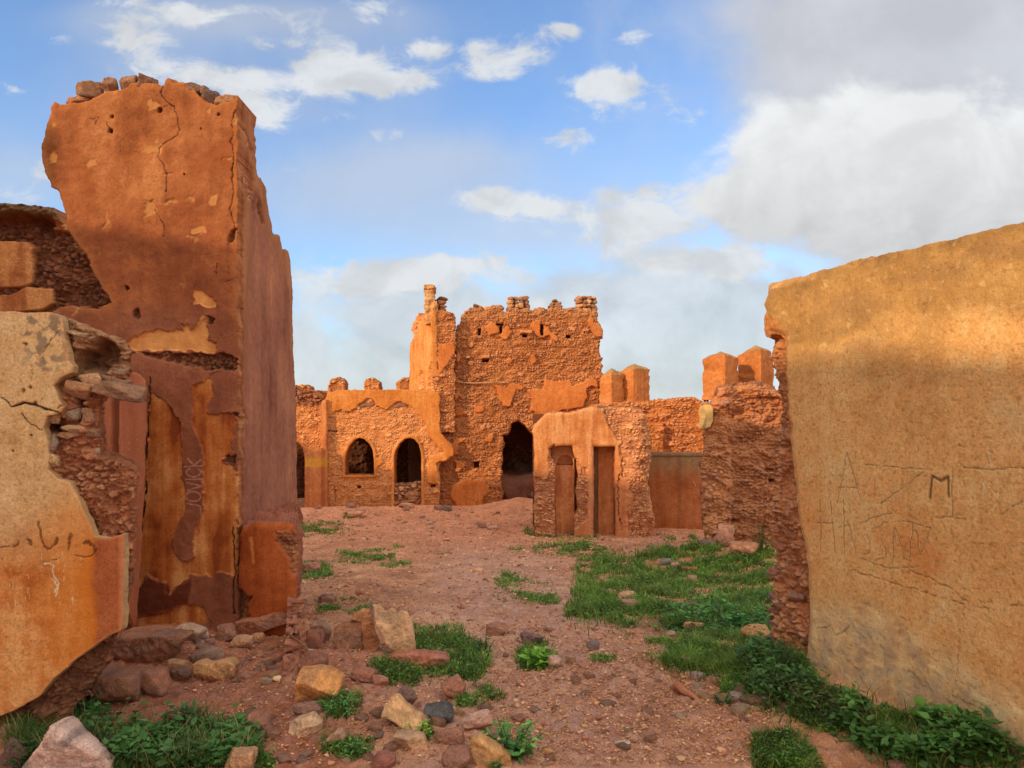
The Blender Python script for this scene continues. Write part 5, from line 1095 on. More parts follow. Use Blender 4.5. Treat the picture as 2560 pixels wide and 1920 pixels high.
GC = lerp(GC, ramp(.5 + .6 * fbm(X * 9, Y * 9, 35, 4), [A(150, 108, 90, 1.55), A(172, 130, 108, 1.55), A(188, 146, 122, 1.55)]), pm * .6)
ny, nx = X.shape
ii = np.arange(ny * nx).reshape(ny, nx)
Q = np.stack([ii[:-1, :-1].ravel(), ii[:-1, 1:].ravel(), ii[1:, 1:].ravel(), ii[1:, :-1].ravel()], 1)
ground = add_obj('ground', mk_mesh('ground', np.stack([X, Y, Zg], -1).reshape(-1, 3), Q, None, GC.reshape(-1, 3)), M_GROUND)
tag(ground, 'reddish dry earth of the ruined courtyard with gravel', None, None, 'structure')

def in_poly_pts(polys, n, dens_pow=1):
    """Random ground points inside polygons traced on the photograph's ground."""
    P = [np.array(p, F32) for p in polys]; area = []
    for p in P:
        x, y = p[:, 0], p[:, 1]; area.append(.5 * abs(np.dot(x, np.roll(y, 1)) - np.dot(y, np.roll(x, 1))))
    area = np.array(area); out = []
    for p, a in zip(P, area):
        m = int(n * a / area.sum()) + 1; lo, hi = p.min(0), p.max(0); got = []
        while sum(len(g) for g in got) < m:
            q = RNG.uniform(lo, hi, (m * 3, 2)).astype(F32)
            d = sdf_poly(q[:, 0] + 24 * fbm(q[:, 0] / 45, q[:, 1] / 22, 3, 4), q[:, 1] + 12 * fbm(q[:, 0] / 45, q[:, 1] / 22, 8, 4), p)
            got.append(q[(d < RNG.exponential(8.0, len(q)) - 7)])
        out.append(np.concatenate(got)[:m])
    q = np.concatenate(out)
    a = (q[:, 0] - CX) / FOC; b = (q[:, 1] - HY) / FOC
    Yv = np.full(len(q), 6.0)
    tab = np.linspace(2, 40, 800).astype(F32)
    lo_ = np.full(len(q), 2.0, F32); hi_ = np.full(len(q), 40.0, F32)
    for _ in range(26):
        mid = (lo_ + hi_) / 2; f = EYE - b * mid - zg(a * mid, mid)
        lo_ = np.where(f > 0, mid, lo_); hi_ = np.where(f > 0, hi_, mid)
    Yv = hi_
    return np.stack([a * Yv, Yv, zg(a * Yv, Yv)], -1), q

def blades(P, h, w, c0, c1, lean=.5):
    n = len(P); r = RNG
    an = r.uniform(0, 6.283, n); side = np.stack([np.cos(an), np.sin(an), 0 * an], -1)
    la = r.uniform(0, 6.283, n); L = np.stack([np.cos(la), np.sin(la), 0 * la], -1) * (r.uniform(.1, 1, n) * lean)[:, None]
    up = np.array([0, 0, 1.0]); h = h[:, None]; w = (w if np.ndim(w) else np.full(n, w))[:, None]
    b = P - np.array([0, 0, .01])
    m = b + up * h * .55 + L * h * .3; tp = b + up * h + L * h
    V = np.stack([b - side * w * .5, b + side * w * .5, m - side * w * .4, m + side * w * .4, tp], 1)
    i = np.arange(n)[:, None] * 5
    Q = i + np.array([[0, 1, 3, 2]]); T = i + np.array([[2, 3, 4]])
    t = r.uniform(0, 1, n)[:, None]; c = c0 * (1 - t) + c1 * t
    dry = (r.uniform(0, 1, n) < .06)[:, None]; c = np.where(dry, A(150, 130, 76, 1.3), c)
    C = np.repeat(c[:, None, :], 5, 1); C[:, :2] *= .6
    return V.reshape(-1, 3), Q, T, C.reshape(-1, 3)

def leaves(P, D, L, W, c, fold=.25):
    """Leaf = four triangles: base, left, mid, right, tip."""
    n = len(P); D = D / np.linalg.norm(D, axis=1, keepdims=True)
    s = np.cross(D, np.array([0, 0, 1.0]) + RNG.normal(0, .25, (n, 3))); s /= np.linalg.norm(s, axis=1, keepdims=True) + 1e-6
    nm = np.cross(s, D)
    L = L[:, None]; W = W[:, None]
    mid = P + D * L * .45 - nm * W * fold
    tip = P + D * L - nm * L * .12
    V = np.stack([P, P + D * L * .42 + s * W * .5, mid, P + D * L * .42 - s * W * .5, tip], 1)
    i = np.arange(n)[:, None] * 5
    T = np.concatenate([i + np.array([[0, 3, 2]]), i + np.array([[0, 2, 1]]), i + np.array([[2, 3, 4]]), i + np.array([[1, 2, 4]])])
    C = np.repeat(c[:, None, :], 5, 1)
    return V.reshape(-1, 3), T, C.reshape(-1, 3)

G0, G1 = A(50, 74, 24, 1.65), A(110, 136, 50, 1.65)
GD0, GD1 = A(38, 58, 26, 1.55), A(80, 104, 44, 1.6)
BIG = [(1440, 1430), (1520, 1402), (1600, 1390), (1690, 1370), (1760, 1362), (1850, 1390), (1940, 1400), (1940, 1620), (2010, 1650), (2030, 1720), (2120, 1765), (2250, 1815), (2400, 1865), (2540, 1925), (2260, 1925), (2200, 1885), (2100, 1850), (1990, 1800), (1900, 1765), (1880, 1740), (1830, 1720), (1790, 1690), (1690, 1675), (1625, 1640), (1690, 1612), (1790, 1600), (1660, 1590), (1560, 1570), (1500, 1545), (1410, 1540), (1440, 1510), (1440, 1460)]
polys_a = [BIG]
polys_b = [[(1235, 1430), (1270, 1425), (1300, 1455), (1370, 1480), (1400, 1500), (1380, 1514), (1320, 1502), (1255, 1475)], [(870, 1497), (930, 1510), (900, 1537), (800, 1532), (788, 1512)], [(745, 1310), (830, 1305), (880, 1318), (800, 1336), (745, 1345)],
           [(845, 1385), (900, 1374), (990, 1378), (975, 1400), (910, 1412), (840, 1402)], [(748, 1402), (810, 1410), (835, 1440), (770, 1450), (742, 1440)], [(1310, 1326), (1390, 1320), (1405, 1340), (1330, 1346)], [(1400, 1336), (1450, 1318), (1495, 1346), (1430, 1352)], [(1330, 1370), (1400, 1350), (1520, 1368), (1535, 1395), (1430, 1397), (1360, 1380)],
           [(860, 1290), (905, 1280), (910, 1292), (865, 1298)], [(1655, 1345), (1690, 1340), (1688, 1355), (1660, 1354)], [(1570, 1320), (1605, 1310), (1610, 1322), (1580, 1328)], [(1720, 1335), (1745, 1335), (1742, 1352), (1722, 1352)], [(1890, 1330), (1935, 1320), (1935, 1400), (1880, 1390)], [(960, 1405), (1030, 1410), (1020, 1420), (950, 1418)], [(1270, 1380), (1310, 1372), (1300, 1385)], [(985, 1362), (1010, 1362), (1005, 1372)],
           [(1440, 1400), (1520, 1385), (1540, 1420), (1450, 1430)], [(1610, 1600), (1640, 1592), (1680, 1605), (1640, 1612)], [(1480, 1652), (1540, 1640), (1535, 1656)], [(600, 1900), (690, 1870), (690, 1925), (600, 1925)]]
polys_c = [[(1030, 1562), (1110, 1566), (1150, 1585), (1190, 1602), (1225, 1650), (1190, 1702), (1120, 1722), (1020, 1716), (925, 1672), (915, 1655), (1000, 1650), (1040, 1640), (1030, 1600)], [(785, 1740), (880, 1738), (905, 1770), (850, 1802), (800, 1775)], [(1140, 1732), (1200, 1718), (1258, 1745), (1240, 1772), (1150, 1768)], [(835, 1852), (900, 1845), (935, 1860), (870, 1892), (805, 1880)],
           [(1880, 1862), (1960, 1832), (2040, 1870), (2070, 1925), (1890, 1925)], [(990, 1800), (1050, 1800), (1080, 1850), (1010, 1845)], [(1290, 1625), (1340, 1605), (1390, 1630), (1380, 1675), (1300, 1680)], [(850, 1640), (900, 1635), (900, 1658), (860, 1658)], [(1800, 1720), (1890, 1700), (1920, 1760), (1820, 1765)]]
polys_d = [[(20, 1790), (110, 1750), (190, 1750), (260, 1800), (400, 1825), (500, 1810), (600, 1825), (680, 1870), (640, 1930), (20, 1930)]]
VV, QQ, TT, CCs, off = [], [], [], [], 0
def push(V, Q, T, C):
    global off
    VV.append(V); CCs.append(C)
    if Q is not None: QQ.append(Q + off)
    TT.append(T + off); off += len(V)
for polys, n, hm, c0, c1, ln in ((polys_a, 72000, .07, G0, G1, 1.1), (polys_b, 17000, .04, G0, G1, 1.2), (polys_c, 17000, .06, GD0, G1, 1.1), (polys_d, 9000, .09, GD0, GD1, 1.1)):
    P, q = in_poly_pts(polys, n)
    dens = fbm(P[:, 0] * 2.2, P[:, 1] * 2.2, 71, 3)
    keep_ = RNG.uniform(0, 1, len(P)) < np.clip(.72 + 1.8 * dens, .06, 1); P = P[keep_]; dens = dens[keep_]
    h = hm * RNG.uniform(.4, 1.5, len(P)) * np.clip(1 + .9 * dens, .4, 1.8) * np.clip(.75 + .03 * P[:, 1], .8, 1.15)
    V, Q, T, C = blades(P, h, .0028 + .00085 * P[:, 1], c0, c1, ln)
    C *= np.repeat(np.clip(1 + .7 * fbm(P[:, 0] * 3, P[:, 1] * 3, 72, 3), .5, 1.6), 5)[:, None]
    yel = np.repeat(sstep(.1, .5, fbm(P[:, 0] * 1.7, P[:, 1] * 1.3, 73, 3)), 5)[:, None]; C = C * (1 - .45 * yel) + .45 * yel * A(120, 126, 58, 1.2)
    push(V, Q, T, C)
    k = RNG.uniform(0, 1, len(P)) < .62; Pl = P[k] + np.array([0, 0, 1.0]) * (h[k] * RNG.uniform(.15, .7, k.sum()))[:, None]; D = RNG.normal(0, 1, (len(Pl), 3)); D[:, 2] = RNG.uniform(-.2, .6, len(Pl))
    t = RNG.uniform(0, 1, (len(Pl), 1)); L = (.013 + .0019 * Pl[:, 1]) * RNG.uniform(.6, 1.5, len(Pl))
    push(*(lambda r: (r[0], None, r[1], r[2]))(leaves(Pl, D, L, L * .6, c0 * (1 - t) + c1 * t)))
P, q = in_poly_pts([[(1700, 1370), (1930, 1385), (1930, 1460), (1720, 1440)]], 90)
Vf, Tf, Cf = leaves(P + np.array([0, 0, 1]) * RNG.uniform(.08, .16, (len(P), 1)), RNG.normal(0, 1, (len(P), 3)), np.full(len(P), .022), np.full(len(P), .02), np.tile(A(180, 176, 70, 1.0), (len(P), 1)))
push(Vf, None, Tf, Cf)
gr = add_obj('grass', mk_mesh('grass', np.concatenate(VV), np.concatenate(QQ), np.concatenate(TT), np.concatenate(CCs)), M_LEAF)
tag(gr, 'green spring grass growing in patches over the reddish courtyard ground', 'grass', None, 'stuff')

# weeds: leafy ground cover in the shade by the walls
VV, QQ, TT, CCs, off = [], [], [], [], 0
WD = [([[(30, 1800), (110, 1765), (190, 1765), (260, 1815), (390, 1840), (500, 1825), (600, 1840), (650, 1880), (600, 1930), (30, 1930)]], 3000, .05, .16, A(52, 76, 34, 2.2), A(60, 92, 40, 2.4)),
      ([[(2080, 1800), (2180, 1780), (2300, 1830), (2430, 1885), (2570, 1935), (2250, 1935), (2170, 1880)]], 2600, .05, .2, A(52, 76, 34, 2.2), A(78, 112, 44, 2.4)),
      ([[(1840, 1660), (1940, 1620), (2010, 1660), (2020, 1730), (2060, 1770), (1950, 1790), (1850, 1740)]], 2200, .035, .25, A(52, 76, 34, 2.2), A(70, 98, 44, 2.4)),
      ([[(1660, 1530), (1880, 1500), (1930, 1600), (1760, 1600), (1640, 1580)]], 1500, .05, .16, A(52, 76, 34, 2.2), A(84, 124, 50, 2.4)),
      ([[(1900, 1740), (2060, 1750), (2180, 1790), (2150, 1840), (2000, 1800)]], 1800, .025, .2, A(60, 70, 36, 2.2), A(96, 108, 60, 2.4))]
for polys, n, ll, hh, c0, c1 in WD:
    P, q = in_poly_pts(polys, n)
    k = np.clip(.5 + .9 * fbm(P[:, 0] * 3, P[:, 1] * 3, 75, 3), .15, 1.2)
    z = RNG.uniform(.1, 1, len(P)) ** .7 * hh * k
    P = P + np.stack([0 * z, 0 * z, z], -1)
    D = RNG.normal(0, 1, (len(P), 3)); D[:, 2] = RNG.uniform(-.3, .7, len(P))
    t = RNG.uniform(0, 1, (len(P), 1)) * (z / hh)[:, None]; c = c0 * (1 - t) + c1 * t
    L = ll * RNG.uniform(.5, 1.4, len(P))
    V, T, C = leaves(P, D, L, L * RNG.uniform(.4, .75, len(P)), c); push(V, None, T, C)
P, q = in_poly_pts([w[0][0] for w in WD], 900)
V, Q, T, C = blades(P, RNG.uniform(.08, .22, len(P)), .0035, A(120, 104, 60, 1.4), A(170, 146, 92, 1.4), .8); push(V, None, np.concatenate([Q[:, [0, 1, 2]], Q[:, [0, 2, 3]], T]), C)
P, q = in_poly_pts([w[0][0] for w in WD], 5000)
V, Q, T, C = blades(P, RNG.uniform(.04, .12, len(P)), .005, A(52, 76, 30, 1.7), A(104, 132, 54, 1.7), 1.1); push(V, None, np.concatenate([Q[:, [0, 1, 2]], Q[:, [0, 2, 3]], T]), C)
wd = add_obj('weeds', mk_mesh('weeds', np.concatenate(VV), None, np.concatenate(TT), np.concatenate(CCs)), M_LEAF)
tag(wd, 'dark leafy weeds spreading as ground cover along the feet of the walls', 'weeds', None, 'stuff')

def plant(label, px, py, w, h, nst, ll, c0, c1, seed, wid=.5, name='leafy_weed', droop=.3, per=14, group=None):
    r = np.random.default_rng(seed); g = ground_at(px, py); s = g.y / FOC; W, H = w * s, h * s
    root = thing(name, label, 'plant', g, group)
    sv, sq, so = [], [], 0; LP, LD, LL, LC = [], [], [], []
    for i in range(nst):
        a = r.uniform(0, 6.283); rad = W / 2 * math.sqrt(r.uniform(0.02, 1)); hh = H * (1 - .55 * (rad / (W / 2)) ** 1.5) * r.uniform(.75, 1.05)
        tip = Vector((math.cos(a) * rad, math.sin(a) * rad * .7, hh)); b = Vector((math.cos(a) * rad * .2, math.sin(a) * rad * .2, -.02))
        pts = [b.lerp(tip, f) + Vector((0, 0, .12 * hh * math.sin(f * 3.14))) for f in (0, .35, .7, 1)]
        V, Q = tube(pts, [.004, .0035, .0028, .0015], 4); sv.append(V); sq.append(Q + so); so += len(V)
        for j in range(per):
            f = .12 + .88 * (j + r.uniform(0, .6)) / per; k = min(2, int(f * 3)); p = pts[k].lerp(pts[k + 1], min(1, f * 3 - k))
            an = j * 2.4 + r.uniform(-.5, .5); LP.append(p[:]); LD.append((math.cos(an), math.sin(an), r.uniform(-droop, .7))); LL.append(ll * r.uniform(.6, 1.25) * (1.1 - .45 * f))
            t = np.clip(r.uniform(.0, .6) + .5 * f, 0, 1); LC.append(c0 * (1 - t) + c1 * t)
    add_obj('stem', mk_mesh('stem', np.concatenate(sv), np.concatenate(sq), None, np.tile(A(84, 96, 48, 1.2), (so, 1))), M_LEAF, None).parent = root
    LL = np.array(LL, F32); V, T, C = leaves(np.array(LP), np.array(LD), LL, LL * wid, np.array(LC, F32))
    add_obj('foliage', mk_mesh('foliage', V, None, T, C), M_LEAF, None).parent = root
    return root
P0, P1 = A(50, 82, 38, 1.7), A(102, 146, 66, 1.7)
PL0, PL1 = A(66, 104, 28, 1.7), A(126, 166, 54, 1.7)
plant('bushy upright leafy weed growing behind the tan boulder at the bottom of the path', 1278, 1895, 190, 125, 16, .062, P0, P1, 1, .5)
plant('small leafy weed sprouting in front of the tan boulder at the bottom edge', 1245, 1920, 70, 42, 6, .05, P0, P1, 2, .6)
plant('low weed with broad bright green leaves and grass behind it, alone on the path', 1345, 1672, 100, 62, 10, .10, PL0, PL1, 3, .6, per=8)
plant('dark bushy weed at the right end of the grass beside the pale slabs', 1210, 1650, 75, 75, 10, .045, GD0, A(70, 100, 46, 1.3), 4, .35)
plant('tall thin weed rising from the dark undergrowth in the bottom left corner', 478, 1830, 75, 125, 4, .055, GD0, A(66, 100, 50, 1.3), 5, .5)
plant('dark climbing weed in the shadow under the broken edge of the cream wall', 200, 1770, 120, 110, 9, .06, GD0, A(56, 86, 40, 1.3), 6, .6)
plant('leafy weed beside the pale pointed boulder in the bottom left corner', 75, 1915, 90, 70, 8, .07, GD0, A(60, 92, 40, 1.3), 7, .6)
plant('clump of big glossy leaves at the foot of the ochre wall', 2305, 1840, 85, 90, 9, .10, PL0 * .8, A(104, 140, 44, 1.3), 8, .7, per=8)
plant('trailing weed with drooping leaves at the lower right corner of the ochre wall', 2450, 1880, 150, 90, 10, .06, P0, P1, 9, .45)
plant('broad leaved weed in front of the glossy clump near the lower right corner', 2185, 1865, 120, 70, 10, .085, P0, A(100, 134, 60, 1.3), 10, .6, per=9)
plant('dark feathery weed at the broken end of the ochre wall', 1975, 1700, 100, 110, 14, .04, GD0, A(70, 100, 46, 1.3), 11, .3, per=20)
plant('pale green weed with long leaves halfway along the foot of the ochre wall', 2010, 1790, 100, 60, 8, .075, P0, A(120, 150, 70, 1.3), 12, .4)
plant('grey green weed in the gravel left of the wall foot', 1805, 1765, 60, 45, 8, .035, P0, A(96, 120, 70, 1.3), 13, .35)
plant('low spiky weed on the red earth right of the orange boulder', 845, 1785, 130, 60, 14, .05, P0, P1, 14, .22)
plant('spiky weed beside the tan stone near the bottom edge of the picture', 880, 1890, 100, 48, 12, .045, P0, P1, 15, .22)
plant('yellow green weed between the two tan boulders beside the path', 1045, 1850, 90, 55, 10, .04, PL0, PL1, 16, .35)
plant('leafy weed near the bottom edge below the foot of the ochre wall', 1965, 1915, 150, 75, 16, .04, PL0, A(100, 134, 56, 1.3), 17, .35)
plant('small weed at the foot of the plaster edge of the ochre wall', 2105, 1745, 40, 45, 5, .03, P0, P1, 18, .4)
plant('broad leaved weed patch right of the tan stone in the grass', 1840, 1575, 100, 50, 10, .07, P0, A(100, 150, 76, 1.3), 19, .55)
plant('dark shrubby weed in the corner under the brown rubble wall', 1905, 1385, 70, 110, 14, .06, GD0, A(70, 96, 44, 1.3), 20, .4)

# ================================================================ rocks
tan, pale, brn, gry, dgr, red, pur = A(186, 132, 86, 1.45), A(204, 160, 122, 1.45), A(148, 100, 70, 1.45), A(150, 126, 108, 1.4), A(98, 88, 80, 1.3), A(160, 102, 74, 1.4), A(142, 106, 84, 1.4)
R = rock_at
Z8 = zz(2.765, 700, 1320); Q = orock
Q('long brown stone lying tilted against the foot of the red plinth', Z3((1622, 668), (1640, 640), (1760, 618), (1900, 585), (1960, 590), (1988, 625), (1975, 660), (1850, 705), (1760, 735), (1640, 755), (1622, 720)), A(156, 98, 70, 1.45), .10, seed=2)
Q('largest brown boulder with a flat top in the rubble heap left of the plinth', Z3((790, 845), (820, 800), (850, 745), (900, 722), (1100, 718), (1280, 722), (1302, 748), (1270, 790), (1240, 830), (1180, 905), (1120, 935), (1055, 950), (950, 930), (850, 890)), A(142, 94, 68, 1.45), .17, seed=3, facets=6)
Q('flat tan block on the bare earth in front of the rubble heap', Z3((1345, 940), (1380, 915), (1450, 930), (1560, 900), (1610, 905), (1645, 950), (1630, 1010), (1590, 1055), (1500, 1050), (1420, 1070), (1370, 1060), (1350, 1010)), A(184, 130, 84, 1.45), .11, seed=4)
Q('pale pink pointed boulder with a grey stain, bottom left corner', Z3((430, 1328), (480, 1350), (540, 1420), (620, 1490), (690, 1560), (740, 1640), (760, 1760), (120, 1760), (190, 1610), (270, 1520), (340, 1430), (390, 1350)), A(204, 164, 140, 1.4), .13, seed=6, facets=4, top=A(118, 100, 92, 1.3), dirt=False)
Q('half buried brown stone above the bottom weeds', Z3((1645, 1400), (1680, 1330), (1750, 1262), (1810, 1280), (1860, 1340), (1885, 1400), (1850, 1450), (1700, 1450)), A(152, 100, 76, 1.45), .10, seed=7)
Q('cracked cream and grey stone on the red earth', Z8((60, 1400), (75, 1340), (130, 1305), (225, 1290), (285, 1340), (290, 1390), (240, 1445), (120, 1455), (65, 1450)), A(196, 152, 112, 1.45), .08, seed=8, top=A(130, 98, 82, 1.4))
Q('large orange tan boulder in front of the low wall stub', Z8((95, 1210), (110, 1110), (125, 1020), (150, 975), (260, 968), (380, 1000), (440, 1050), (430, 1110), (350, 1170), (250, 1220), (150, 1228)), A(204, 136, 78, 1.4), .15, seed=9)
Q('tallest pale upright slab of the three leaning beside the pier', Z8((645, 528), (690, 530), (720, 555), (738, 572), (765, 552), (800, 572), (818, 592), (845, 572), (885, 585), (905, 630), (925, 700), (945, 790), (940, 850), (900, 880), (800, 880), (745, 800), (700, 720), (660, 640)), A(204, 152, 108, 1.45), .05, seed=10, dome=.35, facets=2, thick=.06, rough=.15, Y=5.40)
Q('narrow upright tan slab in the middle of the leaning slabs', Z8((490, 630), (520, 580), (570, 558), (625, 558), (645, 620), (665, 720), (690, 790), (680, 850), (640, 888), (590, 880), (570, 800), (575, 700), (560, 640)), A(176, 116, 74, 1.4), .09, seed=11, dome=.8, facets=3, Y=5.52)
Q('broad brown stone on the left side of the leaning slabs', Z8((362, 780), (380, 690), (440, 660), (560, 640), (575, 680), (570, 780), (570, 860), (540, 880), (440, 850), (380, 830)), A(150, 98, 68, 1.4), .11, seed=12, Y=5.50)
Q('grey brown upright boulder nearest the pier left of the slabs', Z8((200, 690), (240, 645), (300, 640), (350, 680), (365, 720), (330, 790), (300, 815), (240, 790), (205, 740)), A(146, 106, 80, 1.4), .08, seed=13)
Q('long brick red block lying in the grass below the pale slab', Z8((748, 885), (800, 865), (900, 855), (1030, 852), (1150, 868), (1172, 890), (1168, 935), (1110, 970), (1020, 980), (900, 945), (800, 915)), A(176, 108, 78, 1.4), .09, seed=14, dome=.5, facets=3)
Q('long tan boulder sloping down to the dark grey stone', Z8((702, 1290), (730, 1210), (770, 1168), (815, 1165), (890, 1225), (985, 1295), (1010, 1350), (1045, 1390), (1000, 1400), (900, 1370), (800, 1330)), A(206, 150, 100, 1.45), .11, seed=15)
Q('dark grey boulder between tan boulders beside the path', Z8((1005, 1240), (1060, 1215), (1150, 1215), (1195, 1255), (1212, 1285), (1160, 1330), (1080, 1355), (1040, 1320), (1010, 1290)), A(92, 84, 78, 1.35), .09, seed=16, facets=6)
Q('pale tan block near the bottom edge beneath the yellow green weed', Z8((785, 1440), (830, 1420), (930, 1415), (990, 1440), (1010, 1490), (1028, 1540), (960, 1550), (860, 1545), (810, 1500)), A(202, 152, 110, 1.45), .09, seed=17)
Q('rounded orange tan boulder under the bushy weed at the bottom', Z8((1300, 1500), (1320, 1465), (1400, 1448), (1450, 1480), (1520, 1520), (1590, 1590), (1600, 1650), (1500, 1670), (1380, 1655), (1320, 1590)), A(202, 146, 90, 1.45), .11, seed=18)
Q('tan leaning stone with a pale face above the bottom edge', Z8((272, 1500), (320, 1440), (400, 1395), (445, 1390), (455, 1440), (420, 1490), (380, 1530), (290, 1535)), A(186, 138, 102, 1.45), .07, seed=19)
R('small dark stone just left of the flat tan block', 450, 1706, 58, 36, A(110, 78, 62, 1.4), planes=8)
R('smooth grey purple stone at the back of the rubble heap', 512, 1668, 90, 48, A(144, 110, 88, 1.4), planes=7, sharp=14)
R('cream stone leaning at the back of the rubble heap under the pier', 467, 1608, 78, 48, A(176, 136, 104, 1.45), rot=(0, .4, 0))
R('tiny white stone beside the cream stone under the pier', 510, 1600, 22, 28, A(196, 162, 136, 1.4), sub=3)
R('brown lump of rubble against the base of the pier', 540, 1578, 78, 48, A(150, 96, 68, 1.4))
R('squarish brown stone below the lump at the base of the pier', 566, 1604, 48, 44, A(146, 96, 70, 1.4))
R('tan wedge shaped stone below the long tilted stone', 602, 1622, 56, 32, A(184, 132, 90, 1.45))
R('small orange tan stone propping up the long tilted stone', 643, 1608, 34, 26, A(190, 130, 86, 1.45), sub=3)
R('tan stone behind the small dark stone in the rubble heap', 436, 1690, 58, 40, A(170, 120, 80, 1.4))
R('dark red brown block half buried below the largest boulder', 278, 1770, 115, 95, A(142, 92, 64, 1.4), rot=(0, .1, .2), planes=5, sharp=26, depth=.12)
R('rusty brown earth lump right of the dark red block', 372, 1745, 90, 70, A(150, 94, 66, 1.4), planes=5, sharp=14)
R('brown stone in the dark gap under the cream wall', 32, 1812, 70, 52, A(120, 78, 54, 1.3))
R('tan stone at the left edge under the cream wall', 24, 1852, 54, 40, A(150, 108, 74, 1.3))
R('dark brown stone at the left edge, bottom corner', 32, 1925, 80, 76, A(86, 62, 52, 1.3))
R('shadowed brown stone wedged beneath the broken cream plaster', 142, 1752, 90, 62, A(120, 86, 60, 1.3))
R('tan stone among the weeds at the bottom edge', 597, 1935, 76, 58, A(178, 128, 86, 1.45), planes=7)
R('grey pink stone just above the cracked cream stone', 772, 1795, 80, 40, A(150, 106, 86, 1.4))
R('brown rock in the grass close to the far corner of the plinth', 774, 1433, 50, 28, A(160, 110, 84, 1.35))
R('low brown rock right of the plinth foot', 813, 1510, 44, 26, A(136, 90, 70, 1.35))
R('purple grey slab behind the long tan boulder', 1012, 1776, 64, 62, A(124, 92, 80, 1.4), rot=(0, .5, .2))
R('reddish pointed stone at the near end of the grass by the slabs', 1135, 1752, 66, 58, A(170, 110, 80, 1.4), rot=(0, -.5, .3), planes=6, sharp=22)
R('pinkish grained stone right of the dark grey boulder', 1193, 1832, 80, 52, A(206, 150, 122, 1.45), rot=(0, -.35, .1))
R('brown stone below the pinkish grained stone', 1125, 1862, 72, 40, A(156, 106, 80, 1.45))
R('dark purple red rock left of the rounded boulder at the bottom', 1140, 1930, 74, 58, A(140, 92, 72, 1.4))
R('reddish stone mostly sunk in the earth at the bottom edge', 957, 1925, 62, 48, A(140, 84, 66, 1.4), sink=.4)
R('flat red brown stone above the purple grey slab', 905, 1705, 62, 36, A(160, 98, 70, 1.4), rot=(0, .3, 0))
R('small red brown stone next to the flat red brown one', 950, 1716, 42, 28, A(164, 104, 78, 1.4), sub=3)
R('purple pointed rock on the path above the broad leaved weed', 1330, 1612, 60, 32, A(120, 86, 82, 1.35), rot=(0, .2, .2))
R('brown rock half sunk at the left side of the path', 1243, 1592, 58, 34, A(156, 104, 78, 1.4))
R('flat pale brown stone on the path', 1380, 1580, 42, 18, A(180, 132, 104, 1.4), sub=3)
R('pinkish stone right of the broad leaved weed', 1386, 1670, 34, 30, A(200, 150, 124, 1.4), sub=3)
R('grey stone at the left edge of the big grass patch', 1483, 1626, 34, 26, A(124, 106, 98, 1.3), sub=3)
R('rusty red lump against the stub wall below the plinth', 778, 1625, 58, 48, A(136, 80, 56, 1.4), planes=6, sharp=14)
R('dark red earth clod at the foot of the stub wall', 782, 1688, 66, 56, A(136, 82, 60, 1.4), planes=6, sharp=14)
R('pale flat stone lying on the dark red earth clod', 770, 1636, 34, 14, A(190, 150, 126, 1.35), sub=3)
o = R('white rounded stone resting on top of the red plinth', 656, 1323, 27, 17, A(214, 170, 140, 1.4), Y=6.25, sub=3, sink=0, depth=.045)
R('rough tan boulder at the broken foot of the ochre wall', 1893, 1614, 72, 52, A(190, 136, 82, 1.45), rough=.1)
R('tan stone in the big leaves left of the ochre wall', 1735, 1582, 52, 28, A(178, 128, 88, 1.4))
R('tan rock in the grass, upper of the left pair', 1565, 1502, 46, 24, A(190, 140, 100, 1.4))
R('pinkish rock in the grass, lower of the left pair', 1577, 1526, 48, 28, A(164, 116, 98, 1.4))
R('reddish pointed rock standing in the middle of the grass', 1735, 1464, 32, 26, A(160, 110, 86, 1.4), planes=6, sharp=22)
R('grey rock at the top of the big grass patch', 1664, 1414, 30, 18, A(124, 110, 106, 1.3), sub=3)
R('small pink rock just below the grey one in the grass', 1688, 1428, 22, 22, A(190, 130, 110, 1.4), sub=3)
R('red earth clod in the upper grass', 1724, 1434, 42, 18, A(160, 92, 62, 1.4), sub=3)
R('pinkish rock low in the big grass patch', 1747, 1524, 36, 18, A(176, 124, 104, 1.4), sub=3)
R('long grey stone lying in the near grass tongue', 1728, 1668, 48, 24, A(140, 118, 98, 1.35), rot=(0, .25, .1))
R('pale pink pebble stone at the edge of the big grass patch', 1677, 1592, 26, 14, A(196, 146, 124, 1.4), sub=3)
R('white flat stone alone on the path near the bottom edge', 1558, 1868, 38, 13, A(214, 180, 146, 1.4), sub=3)
R('tan stone on the gravel right of the path near the bottom', 1886, 1860, 26, 15, A(196, 142, 104, 1.4), sub=3)
R('grey flat stone in the weeds at the lower right corner', 2445, 1892, 40, 18, A(136, 116, 104, 1.35), sub=3)
R('brown stone cut by the bottom edge at lower right', 2258, 1930, 60, 26, A(140, 96, 76, 1.4), sub=3)
for (px, py, w, h, c, lab) in ((1745, 1702, 36, 24, gry, 'pale grey stone at the left end of the small stone heap in the gravel'), (1792, 1716, 28, 22, brn, 'brown stone in the middle of the small stone heap in the gravel'), (1826, 1706, 32, 22, pale, 'whitish stone at the right end of the small stone heap'),
                               (1840, 1756, 36, 26, gry, 'grey stone half hidden by weeds below the small stone heap'), (1876, 1724, 18, 15, A(206, 146, 116, 1.4), 'small pink stone beside the weeds right of the stone heap'), (1738, 1738, 22, 16, tan, 'orange brown chip below the small stone heap'),
                               (1800, 1698, 30, 14, dgr, 'dark flat stone on the back of the small stone heap')):
    R(lab, px, py, w, h, c, sub=3)
